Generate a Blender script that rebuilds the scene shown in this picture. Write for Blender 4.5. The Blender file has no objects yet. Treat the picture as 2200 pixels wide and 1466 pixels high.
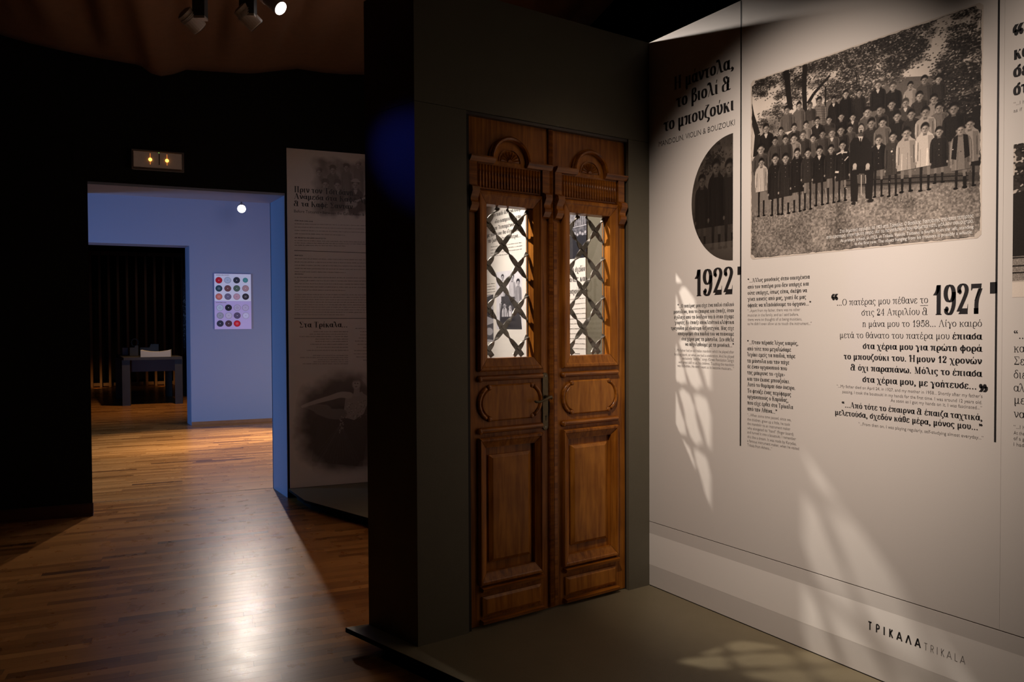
import bpy, math, random
import numpy as np
from mathutils import Vector, Matrix
random.seed(7)
PI = math.pi
S = bpy.context.scene
COL = S.collection

# ------------------------------------------------------------------ camera
CX, CY, CZ = -2.685, -2.8003, 1.4375
YAW, PIT, ROL, FPX = math.radians(33.2073), math.radians(-1.1702), math.radians(-0.2608), 1577.9
FW = np.array([math.sin(YAW) * math.cos(PIT), math.cos(YAW) * math.cos(PIT), math.sin(PIT)])
RT0 = np.array([math.cos(YAW), -math.sin(YAW), 0.0])
UP0 = np.cross(RT0, FW)
RT = RT0 * math.cos(ROL) + UP0 * math.sin(ROL)
UP = -RT0 * math.sin(ROL) + UP0 * math.cos(ROL)
CAM = np.array([CX, CY, CZ])
cd = bpy.data.cameras.new('camera'); cam = bpy.data.objects.new('camera', cd); COL.objects.link(cam)
cam.matrix_world = Matrix(((RT[0], UP[0], -FW[0], CX), (RT[1], UP[1], -FW[1], CY), (RT[2], UP[2], -FW[2], CZ), (0, 0, 0, 1)))
cd.sensor_width = 36.0; cd.lens = 36.0 * FPX / 2200.0; cd.clip_start = 0.05
S.camera = cam

# ------------------------------------------------------------------ world, exposure
w = bpy.data.worlds.new('world'); S.world = w; w.use_nodes = True
w.node_tree.nodes['Background'].inputs[0].default_value = (0.5, 0.55, 0.7, 1)
w.node_tree.nodes['Background'].inputs[1].default_value = 0.0
S.view_settings.view_transform = 'Standard'; S.view_settings.look = 'None'
S.view_settings.exposure = 0.0; S.view_settings.gamma = 1.0; S.view_settings.use_curve_mapping = False
S.cycles.max_bounces = 8; S.cycles.diffuse_bounces = 5; S.cycles.glossy_bounces = 4
S.cycles.transparent_max_bounces = 12
S.cycles.use_denoising = True
S.cycles.sample_clamp_indirect = 4.0
S.cycles.use_light_tree = True

def lamp(kind, name, loc, aim, power, color, size=0.03, angle=60, blend=0.5, size_y=None):
    l = bpy.data.lights.new(name, kind); l.energy = power; l.color = color
    if kind == 'SPOT':
        l.spot_size = math.radians(angle); l.spot_blend = blend; l.shadow_soft_size = size
    elif kind == 'AREA':
        l.size = size
        if size_y: l.shape = 'RECTANGLE'; l.size_y = size_y
    else:
        l.shadow_soft_size = size
    o = bpy.data.objects.new(name, l); COL.objects.link(o); o.location = loc
    if aim is not None:
        d = Vector(aim) - Vector(loc)
        o.rotation_euler = d.to_track_quat('-Z', 'Y').to_euler()
    return o

# building grid (the old rooms are turned about 11 degrees against the exhibition stand)
AZ = math.radians(101.25)
E1 = np.array([math.sin(AZ), math.cos(AZ), 0.0]); E2 = np.array([-E1[1], E1[0], 0.0])
ORG = np.array([-2.31, 3.662, 0.0])
def B(s, t, z=0.0): return ORG + E1 * s + E2 * t + np.array([0, 0, z])

WARM = (1.0, 0.85, 0.74)
SPOT_W = CAM + (FW + RT * ((603 - 1100) / FPX) + UP * ((733 - 18) / FPX)) * 3.86     # the lit track spotlight, beyond the door wall
SPOT_D = np.array([1.0, -1.2, -1.35]); SPOT_D /= np.linalg.norm(SPOT_D)
lamp('SPOT', 'spot_behind_door', SPOT_W + SPOT_D * .012, SPOT_W + np.array([1.5, -0.85, -1.45]), 430, (1.0, 0.90, 0.82), 0.030, 80, 0.5)
lamp('SPOT', 'spot_text_wall', (-1.95, -1.45, 3.55), (0.0, -0.80, 1.56), 480, WARM, 0.05, 47, 1.0)
lamp('SPOT', 'spot_text_wall_near', (-1.7, -2.3, 3.5), (0.0, -1.85, 1.56), 190, WARM, 0.05, 46, 1.0)
lamp('SPOT', 'spot_door', (-0.25, -1.7, 3.3), (-0.60, 0.0, 1.80), 13, (1.0, 0.72, 0.44), 0.06, 36, 1.0)
LAMP = np.array([-0.226, 7.765, 3.075])
lamp('SPOT', 'spot_far_room', LAMP + np.array([-0.03, -0.08, -0.02]), (-0.5, 5.5, 0.0), 560, (1.0, 0.87, 0.74), 0.035, 86, 1.0)
lamp('SPOT', 'beam_far_room', B(3.3, 4.3, 2.3), B(0.7, 3.9, 0.0), 850, (1.0, 0.93, 0.88), 0.06, 36, 0.5)
lamp('AREA', 'daylight_far_room_right', B(3.2, 3.0, 1.2), B(1.6, 3.2, 0.0), 50, (1.0, 0.95, 0.92), 1.2, size_y=1.0)
lamp('AREA', 'blue_glow_far_room', B(-2.9, 1.75, 0.9), B(0.9, 3.0, 0.8), 112, (0.21, 0.48, 1.0), 1.4, size_y=1.2)
lamp('POINT', 'white_fill_far_room', B(1.6, 3.0, 3.1), None, 18, (0.92, 0.80, 1.0), 0.25)  # unseen fill, added to brighten the far room's walls
lamp('SPOT', 'blue_spot_column', (-2.9, 1.3, 2.9), (-1.335, 0.0, 2.14), 19, (0.04, 0.08, 1.0), 0.03, 13, 1.0)
lamp('SPOT', 'spot_parquet', (-0.7, 1.3, 3.1), (-1.0, 1.45, 0.0), 12, (1.0, 0.72, 0.36), 0.05, 46, 1.0)
lamp('SPOT', 'spot_parquet_near', (-2.6, -0.6, 3.1), (-1.6, -0.3, 0.0), 2.8, (1.0, 0.75, 0.45), 0.05, 60, 1.0)
lamp('SPOT', 'spot_wall_sheet', B(2.0, -1.6, 3.3), B(1.9, 0.0, 1.6), 5.0, (0.84, 0.82, 1.0), 0.05, 80, 0.9)
lamp('SPOT', 'uplight_fabric', B(0.6, -1.9, 2.3), B(0.9, -1.0, 3.5), 1.3, (1.0, 0.68, 0.42), 0.1, 120, 1.0)
lamp('SPOT', 'fill_slats', B(-0.5, 11.0, 3.4), B(-0.7, 13.8, 1.2), 14, (1.0, 0.7, 0.5), 0.06, 70, 1.0)  # weak unseen fill, added so the upper slats show
for _s in (-1.75, -0.35): lamp('SPOT', 'amber_glow_room_three', B(_s, 13.3, 0.06), B(_s, 13.85, 0.18), 4, (1.0, 0.48, 0.12), 0.03, 95, 0.7)
lamp('SPOT', 'spot_room_three', B(0.4, 8.0, 3.2), B(-0.3, 8.0, 0.0), 190, (1.0, 0.66, 0.36), 0.06, 84, 1.0)

# ------------------------------------------------------------------ helpers: where a pixel of the photograph lies on a known plane
def ray(px, py): return FW + RT * ((px - 1100) / FPX) + UP * ((733 - py) / FPX)
def on_plane(px, py, p0, n):
    d = ray(px, py); t = ((np.array(p0) - CAM) @ n) / (d @ n); return CAM + d * t
def X0(px, py):                          # on the text wall: (distance from the corner, height)
    q = on_plane(px, py, (0, 0, 0), np.array([1.0, 0, 0])); return -q[1], q[2]
def BW(px, py, off=0.0):                 # on walls parallel to the black wall: (s, z)
    q = on_plane(px, py, B(0, off), E2); return (q - ORG) @ E1, q[2]
def FL(px, py, z=0.0): return on_plane(px, py, (0, 0, z), np.array([0, 0, 1.0]))

# ------------------------------------------------------------------ materials
def mat(name, color=(0.5, 0.5, 0.5), rough=0.5, metal=0.0, emit=None, estr=1.0, noise=None, bump=0.0, bscale=60, spec=0.5):
    m = bpy.data.materials.new(name); m.use_nodes = True; nt = m.node_tree; b = nt.nodes['Principled BSDF']
    b.inputs['Base Color'].default_value = (*color, 1); b.inputs['Roughness'].default_value = rough
    b.inputs['Metallic'].default_value = metal; b.inputs['Specular IOR Level'].default_value = spec
    if emit: b.inputs['Emission Color'].default_value = (*emit, 1); b.inputs['Emission Strength'].default_value = estr
    if noise or bump:
        tc = nt.nodes.new('ShaderNodeTexCoord'); n = nt.nodes.new('ShaderNodeTexNoise'); n.inputs['Scale'].default_value = noise[0] if noise else bscale
        n.inputs['Detail'].default_value = 6; nt.links.new(tc.outputs['Object'], n.inputs['Vector'])
        if noise:
            mx = nt.nodes.new('ShaderNodeMixRGB'); mx.inputs[1].default_value = (*color, 1); mx.inputs[2].default_value = (*[c * noise[1] for c in color], 1)
            nt.links.new(n.outputs['Fac'], mx.inputs[0]); nt.links.new(mx.outputs[0], b.inputs['Base Color'])
        if bump:
            n2 = nt.nodes.new('ShaderNodeTexNoise'); n2.inputs['Scale'].default_value = bscale; n2.inputs['Detail'].default_value = 4
            nt.links.new(tc.outputs['Object'], n2.inputs['Vector'])
            bp = nt.nodes.new('ShaderNodeBump'); bp.inputs['Strength'].default_value = bump; bp.inputs['Distance'].default_value = 0.002
            nt.links.new(n2.outputs['Fac'], bp.inputs['Height']); nt.links.new(bp.outputs[0], b.inputs['Normal'])
    return m

def wood_mat(name, dark, light, rough=0.35, stretch=(60, 60, 3), coat=0.06, knots=True):
    m = bpy.data.materials.new(name); m.use_nodes = True; nt = m.node_tree; b = nt.nodes['Principled BSDF']; L = nt.links.new
    tc = nt.nodes.new('ShaderNodeTexCoord'); mp = nt.nodes.new('ShaderNodeMapping'); mp.inputs['Scale'].default_value = stretch
    n = nt.nodes.new('ShaderNodeTexNoise'); n.inputs['Scale'].default_value = 1.0; n.inputs['Detail'].default_value = 5; n.inputs['Distortion'].default_value = 0.6
    L(tc.outputs['Object'], mp.inputs['Vector']); L(mp.outputs[0], n.inputs['Vector'])
    n2 = nt.nodes.new('ShaderNodeTexNoise'); n2.inputs['Scale'].default_value = 5.0; n2.inputs['Detail'].default_value = 3; L(tc.outputs['Object'], n2.inputs['Vector'])
    ad = nt.nodes.new('ShaderNodeMath'); ad.operation = 'MULTIPLY_ADD'; ad.inputs[1].default_value = 0.6; L(n.outputs['Fac'], ad.inputs[0])
    m2 = nt.nodes.new('ShaderNodeMath'); m2.operation = 'MULTIPLY'; m2.inputs[1].default_value = 0.4; L(n2.outputs['Fac'], m2.inputs[0]); L(m2.outputs[0], ad.inputs[2])
    cr = nt.nodes.new('ShaderNodeValToRGB'); cr.color_ramp.elements[0].position = 0.36; cr.color_ramp.elements[0].color = (*dark, 1)
    cr.color_ramp.elements[1].position = 0.62; cr.color_ramp.elements[1].color = (*light, 1); L(ad.outputs[0], cr.inputs[0])
    out = cr.outputs[0]
    if knots:
        v = nt.nodes.new('ShaderNodeTexVoronoi'); v.inputs['Scale'].default_value = 3.4; v.inputs['Randomness'].default_value = 1.0
        mp2 = nt.nodes.new('ShaderNodeMapping'); mp2.inputs['Scale'].default_value = (1.6, 1, 0.8); L(tc.outputs['Object'], mp2.inputs['Vector']); L(mp2.outputs[0], v.inputs['Vector'])
        r2 = nt.nodes.new('ShaderNodeValToRGB'); r2.color_ramp.elements[0].position = 0.02; r2.color_ramp.elements[0].color = (0.25, 0.2, 0.18, 1)
        r2.color_ramp.elements[1].position = 0.07; r2.color_ramp.elements[1].color = (1, 1, 1, 1); L(v.outputs['Distance'], r2.inputs[0])
        mx = nt.nodes.new('ShaderNodeMixRGB'); mx.blend_type = 'MULTIPLY'; mx.inputs[0].default_value = 1.0; L(out, mx.inputs[1]); L(r2.outputs[0], mx.inputs[2]); out = mx.outputs[0]
    L(out, b.inputs['Base Color']); b.inputs['Roughness'].default_value = rough
    b.inputs['Specular IOR Level'].default_value = .25; b.inputs['Coat Weight'].default_value = coat; b.inputs['Coat Roughness'].default_value = 0.22
    bp = nt.nodes.new('ShaderNodeBump'); bp.inputs['Strength'].default_value = 0.25; bp.inputs['Distance'].default_value = 0.001; L(n.outputs['Fac'], bp.inputs['Height']); L(bp.outputs[0], b.inputs['Normal'])
    return m

def parquet_mat():
    m = bpy.data.materials.new('parquet_varnish'); m.use_nodes = True; nt = m.node_tree; b = nt.nodes['Principled BSDF']; L = nt.links.new
    tc = nt.nodes.new('ShaderNodeTexCoord'); mp = nt.nodes.new('ShaderNodeMapping'); mp.inputs['Rotation'].default_value = (0, 0, -math.atan2(E1[1], E1[0])); L(tc.outputs['Object'], mp.inputs['Vector'])
    sc = nt.nodes.new('ShaderNodeMapping'); sc.inputs['Scale'].default_value = (3, 170, 1); L(mp.outputs[0], sc.inputs['Vector'])
    n = nt.nodes.new('ShaderNodeTexNoise'); n.inputs['Scale'].default_value = 1; n.inputs['Detail'].default_value = 6; L(sc.outputs[0], n.inputs['Vector'])
    at = nt.nodes.new('ShaderNodeAttribute'); at.attribute_name = 'tone'
    ad = nt.nodes.new('ShaderNodeMath'); ad.operation = 'MULTIPLY_ADD'; ad.inputs[1].default_value = 0.45; L(n.outputs['Fac'], ad.inputs[0]); 
    m2 = nt.nodes.new('ShaderNodeMath'); m2.operation = 'MULTIPLY'; m2.inputs[1].default_value = 0.85; L(at.outputs['Fac'], m2.inputs[0]); L(m2.outputs[0], ad.inputs[2])
    cr = nt.nodes.new('ShaderNodeValToRGB'); e = cr.color_ramp.elements; e[0].position = 0.12; e[0].color = (0.06, 0.017, 0.004, 1); e[1].position = 0.95; e[1].color = (0.46, 0.20, 0.052, 1)
    x = e.new(0.5); x.color = (0.26, 0.10, 0.021, 1); L(ad.outputs[0], cr.inputs[0]); L(cr.outputs[0], b.inputs['Base Color'])
    # varnish wear: scratches and dust
    w1 = nt.nodes.new('ShaderNodeTexNoise'); w1.inputs['Scale'].default_value = 9; w1.inputs['Detail'].default_value = 8; L(tc.outputs['Object'], w1.inputs['Vector'])
    rr = nt.nodes.new('ShaderNodeMapRange'); rr.inputs[3].default_value = 0.24; rr.inputs[4].default_value = 0.33; L(w1.outputs['Fac'], rr.inputs[0]); L(rr.outputs[0], b.inputs['Roughness'])
    s2 = nt.nodes.new('ShaderNodeMapping'); s2.inputs['Scale'].default_value = (60, 400, 1); s2.inputs['Rotation'].default_value = (0, 0, 0.9); L(tc.outputs['Object'], s2.inputs['Vector'])
    w2 = nt.nodes.new('ShaderNodeTexNoise'); w2.inputs['Scale'].default_value = 1; w2.inputs['Detail'].default_value = 3; L(s2.outputs[0], w2.inputs['Vector'])
    a2 = nt.nodes.new('ShaderNodeMath'); a2.operation = 'ADD'; L(n.outputs['Fac'], a2.inputs[0]); L(w2.outputs['Fac'], a2.inputs[1])
    bp = nt.nodes.new('ShaderNodeBump'); bp.inputs['Strength'].default_value = 0.16; bp.inputs['Distance'].default_value = 0.0008; L(a2.outputs[0], bp.inputs['Height']); L(bp.outputs[0], b.inputs['Normal'])
    b.inputs['Specular IOR Level'].default_value = 0.28
    return m

def glass_mat():
    m = bpy.data.materials.new('window_glass'); m.use_nodes = True; nt = m.node_tree; nt.nodes.clear(); L = nt.links.new
    t = nt.nodes.new('ShaderNodeBsdfTransparent'); t.inputs[0].default_value = (0.97, 0.98, 0.97, 1); g = nt.nodes.new('ShaderNodeBsdfGlossy'); g.inputs['Roughness'].default_value = 0.02
    lw = nt.nodes.new('ShaderNodeLayerWeight'); pw = nt.nodes.new('ShaderNodeMath'); pw.operation = 'POWER'; pw.inputs[1].default_value = 5; L(lw.outputs['Facing'], pw.inputs[0])
    f = nt.nodes.new('ShaderNodeMath'); f.operation = 'MULTIPLY_ADD'; f.inputs[1].default_value = .9; f.inputs[2].default_value = .035; L(pw.outputs[0], f.inputs[0]); mx = nt.nodes.new('ShaderNodeMixShader'); o = nt.nodes.new('ShaderNodeOutputMaterial')
    L(f.outputs[0], mx.inputs[0]); L(t.outputs[0], mx.inputs[1]); L(g.outputs[0], mx.inputs[2]); L(mx.outputs[0], o.inputs[0]); return m

M = {}
M['wall'] = mat('print_wall_paper', (0.60, 0.545, 0.495), 0.55, noise=(3, 0.95), bump=0.15, bscale=500)
M['band'] = mat('white_print_band', (0.78, 0.72, 0.66), 0.5, bump=0.12, bscale=500)
M['olive'] = mat('olive_painted_board', (0.125, 0.107, 0.070), 0.6, noise=(14, 0.88), bump=0.4, bscale=240)
M['olive_floor'] = mat('olive_platform_paint', (0.185, 0.148, 0.085), 0.5, noise=(9, 0.85), bump=0.4, bscale=320)
M['olive_side'] = mat('shaded_platform_edge', (0.007, 0.007, 0.006), 0.85, spec=.15)  # platform sides: their shade is put into the near-black colour
M['black'] = mat('black_wall_paint', (0.006, 0.006, 0.0065), 0.85, spec=0.2)
M['white'] = mat('blue_lit_wall_paint', (0.205, 0.235, 0.345), 0.7, bump=0.2, bscale=200)  # whitish walls; the blue light and dimness are put into the colour
M['skirt'] = mat('dark_red_skirting', (0.055, 0.016, 0.010), 0.5, noise=(12, 0.6))
M['skirt_wood'] = mat('wooden_skirting', (0.28, 0.12, 0.05), 0.45, noise=(12, 0.6))
M['ink'] = mat('black_ink', (0.012, 0.010, 0.010), 0.5)
M['ink2'] = mat('grey_ink', (0.15, 0.13, 0.12), 0.5)
M['ink_white'] = mat('white_ink', (0.75, 0.72, 0.68), 0.5)
M['line'] = mat('thin_dark_line', (0.10, 0.06, 0.04), 0.5)
M['wood'] = wood_mat('varnished_pine', (0.165, 0.044, 0.004), (0.43, 0.150, 0.017))
M['wood2'] = wood_mat('varnished_pine_panel', (0.24, 0.072, 0.007), (0.50, 0.188, 0.025), stretch=(40, 40, 5))
M['wood3'] = wood_mat('varnished_pine_moulding', (0.135, 0.033, 0.003), (0.40, 0.135, 0.014), rough=0.28, stretch=(5, 60, 60), coat=0.3, knots=False)
M['iron'] = mat('wrought_iron', (0.16, 0.14, 0.12), 0.42, 0.7, bump=0.5, bscale=150)
M['brass'] = mat('aged_brass', (0.17, 0.13, 0.075), 0.45, 0.8, noise=(60, 0.5))
M['hinge'] = mat('nickel_hinge', (0.35, 0.33, 0.30), 0.4, 0.9, noise=(80, 0.4))
M['dark'] = mat('dark_gap', (0.01, 0.006, 0.004), 0.7)
M['steel'] = mat('steel_strip', (0.10, 0.085, 0.08), 0.4, 0.6)
M['parquet'] = parquet_mat()
M['subfloor'] = mat('parquet_joint', (0.05, 0.02, 0.007), 0.6)
M['glass'] = glass_mat()
M['fabric'] = mat('brown_fabric', (0.16, 0.075, 0.035), 0.9, noise=(20, 0.7), bump=0.6, bscale=300)
M['fixture'] = mat('grey_lamp_housing', (0.45, 0.40, 0.39), 0.5, 0.2)
M['fixture_d'] = mat('dark_lamp_box', (0.05, 0.052, 0.06), 0.5, 0.2)
M['lens'] = mat('lit_lens', (1, 1, 1), 0.5, emit=(1.0, 0.95, 0.9), estr=14)
M['lens_far'] = mat('lit_lens_far', (1, 1, 1), 0.5, emit=(1.0, 0.95, 0.9), estr=40)
M['amber'] = mat('amber_bulb', (1, .6, .1), 0.5, emit=(1.0, 0.42, 0.05), estr=5)
M['green'] = mat('green_led', (.3, 1, .2), 0.5, emit=(0.3, 0.9, 0.15), estr=0.8)
M['diffuser'] = mat('smoky_diffuser', (0.16, 0.12, 0.10), 0.4, emit=(0.20, 0.12, 0.085), estr=0.17, noise=(30, 0.7))
M['slat'] = mat('brown_slat', (0.12, 0.055, 0.028), 0.6, noise=(10, 0.6))
M['table'] = mat('dark_table_wood', (0.060, 0.048, 0.040), 0.6, noise=(12, 0.6))
M['apron'] = mat('red_brown_apron', (0.05, 0.014, 0.010), 0.6)
M['model_white'] = mat('white_card', (0.55, 0.5, 0.45), 0.6)
M['model_grey'] = mat('grey_card', (0.16, 0.14, 0.12), 0.6)

# ------------------------------------------------------------------ mesh builder
class MB:
    def __init__(s): s.v = []; s.f = []; s.tone = []
    def add(s, vs, fs, tone=None):
        n = len(s.v); s.v += [tuple(float(c) for c in v) for v in vs]; s.f += [tuple(i + n for i in f) for f in fs]
        if tone is not None: s.tone += [tone] * len(vs)
    def hexa(s, p, tone=None):           # 8 points: bottom ring 0-3, top ring 4-7
        s.add(p, [(0, 3, 2, 1), (4, 5, 6, 7), (0, 1, 5, 4), (1, 2, 6, 5), (2, 3, 7, 6), (3, 0, 4, 7)], tone)
    def box(s, a, b, F=None, tone=None):
        x0, y0, z0 = a; x1, y1, z1 = b
        p = [(x0, y0, z0), (x1, y0, z0), (x1, y1, z0), (x0, y1, z0), (x0, y0, z1), (x1, y0, z1), (x1, y1, z1), (x0, y1, z1)]
        if F: p = [F(*q) for q in p]
        s.hexa(p, tone)
    def prism(s, outline, h0, h1, F, inset=0.0, hb=None):
        # outline in (a, b), extruded along the third axis from h0 to h1; optional chamfer
        n = len(outline); rings = [[(a, b, h0) for a, b in outline]]
        if inset:
            rings.append([(a, b, hb if hb is not None else h1 - inset) for a, b in outline])
            rings.append([(a, b, h1) for a, b in shrink(outline, inset)])
        else: rings.append([(a, b, h1) for a, b in outline])
        vs = [F(*p) for r in rings for p in r]; fs = []
        for k in range(len(rings) - 1):
            for i in range(n): j = (i + 1) % n; fs.append((k * n + i, k * n + j, (k + 1) * n + j, (k + 1) * n + i))
        fs.append(tuple(reversed(range(n)))); fs.append(tuple(range((len(rings) - 1) * n, len(rings) * n)))
        s.add(vs, fs)
    def sweep(s, path, prof, F, closed=False):
        # path in the (a, b) plane, profile = [(offset to the left of travel, height)]
        n = len(path); m = len(prof); vs = []
        for i, (x, y) in enumerate(path):
            if closed: p, q = path[i - 1], path[(i + 1) % n]
            else: p, q = path[max(i - 1, 0)], path[min(i + 1, n - 1)]
            dx, dy = q[0] - p[0], q[1] - p[1]; l = math.hypot(dx, dy) or 1; nx, ny = -dy / l, dx / l
            for o, h in prof: vs.append(F(x + nx * o, y + ny * o, h))
        fs = []
        for i in range(n if closed else n - 1):
            j = (i + 1) % n
            for k in range(m): l = (k + 1) % m; fs.append((i * m + k, i * m + l, j * m + l, j * m + k))
        if not closed: fs.append(tuple(range(m))); fs.append(tuple(reversed(range((n - 1) * m, n * m))))
        s.add(vs, fs)
    def tube(s, pts, rad, seg=8):
        pts = [np.array(p, float) for p in pts]; n = len(pts); rad = rad if hasattr(rad, '__len__') else [rad] * n; vs = []
        up = None
        for i, p in enumerate(pts):
            d = pts[min(i + 1, n - 1)] - pts[max(i - 1, 0)]; d /= np.linalg.norm(d) + 1e-12
            if up is None: up = np.array([0, 0, 1.0]) if abs(d[2]) < .9 else np.array([1.0, 0, 0])
            a = np.cross(d, up); a /= np.linalg.norm(a); b = np.cross(a, d); up = b
            for k in range(seg):
                t = 2 * PI * k / seg; vs.append(p + (a * math.cos(t) + b * math.sin(t)) * rad[i])
        fs = [(i * seg + k, i * seg + (k + 1) % seg, (i + 1) * seg + (k + 1) % seg, (i + 1) * seg + k) for i in range(n - 1) for k in range(seg)]
        fs.append(tuple(reversed(range(seg)))); fs.append(tuple(range((n - 1) * seg, n * seg))); s.add(vs, fs)
    def disc(s, c, r, F, h, n=20):
        s.prism([(c[0] + r * math.cos(2 * PI * k / n), c[1] + r * math.sin(2 * PI * k / n)) for k in range(n)], 0, h, F)
    def build(s, name, m, parent=None, smooth=False):
        me = bpy.data.meshes.new(name)
        org = np.array(parent_origin(parent)) if parent else np.zeros(3)
        me.from_pydata([tuple(np.array(v) - org) for v in s.v], [], s.f)
        me.materials.append(M[m] if isinstance(m, str) else m)
        if s.tone:
            a = me.attributes.new('tone', 'FLOAT', 'POINT'); a.data.foreach_set('value', s.tone)
        if smooth: me.polygons.foreach_set('use_smooth', [True] * len(me.polygons))
        me.update(); import bmesh
        if len(s.f) < 60000:
            bm = bmesh.new(); bm.from_mesh(me); bmesh.ops.recalc_face_normals(bm, faces=bm.faces); bm.to_mesh(me); bm.free()
        o = bpy.data.objects.new(name, me); COL.objects.link(o)
        if parent: o.parent = parent
        if smooth == 'auto': pass
        return o
def parent_origin(p):
    t = Vector((0, 0, 0))
    while p: t += p.location; p = p.parent
    return t
def shrink(pts, d):
    n = len(pts); ar = sum(pts[i][0] * pts[(i + 1) % n][1] - pts[(i + 1) % n][0] * pts[i][1] for i in range(n)); sg = 1 if ar > 0 else -1; out = []
    for i in range(n):
        p, c, q = pts[i - 1], pts[i], pts[(i + 1) % n]
        a = (c[0] - p[0], c[1] - p[1]); b = (q[0] - c[0], q[1] - c[1]); la = math.hypot(*a) or 1; lb = math.hypot(*b) or 1
        n1 = (-a[1] / la * sg, a[0] / la * sg); n2 = (-b[1] / lb * sg, b[0] / lb * sg); k = 1 + n1[0] * n2[0] + n1[1] * n2[1]; k = max(k, .3)
        out.append((c[0] + (n1[0] + n2[0]) * d / k, c[1] + (n1[1] + n2[1]) * d / k))
    return out
def tag(o, label=None, cat=None, group=None, kind=None):
    if label: o['label'] = label
    if cat: o['category'] = cat
    if group: o['group'] = group
    if kind: o['kind'] = kind
    return o
def thing(name, loc, label, cat, group=None):
    o = bpy.data.objects.new(name, None); COL.objects.link(o); o.location = [float(c) for c in loc]; o.empty_display_size = 0.1
    return tag(o, label, cat, group)
def boxes(name, m, lst, F=None, parent=None, kind=None):
    b = MB()
    for a, c in lst: b.box(a, c, F)
    o = b.build(name, m, parent)
    if kind: o['kind'] = kind
    return o
FB = lambda s, t, z: B(s, t, z)                    # building grid
FR = lambda a, z, h: (-h, -a, z)                   # text wall: a = distance from the corner, h = proud of the wall
YD = 0.03
FD = lambda a, z, h: (a, YD - h, z)                # door plane: h = proud towards the viewer

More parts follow.
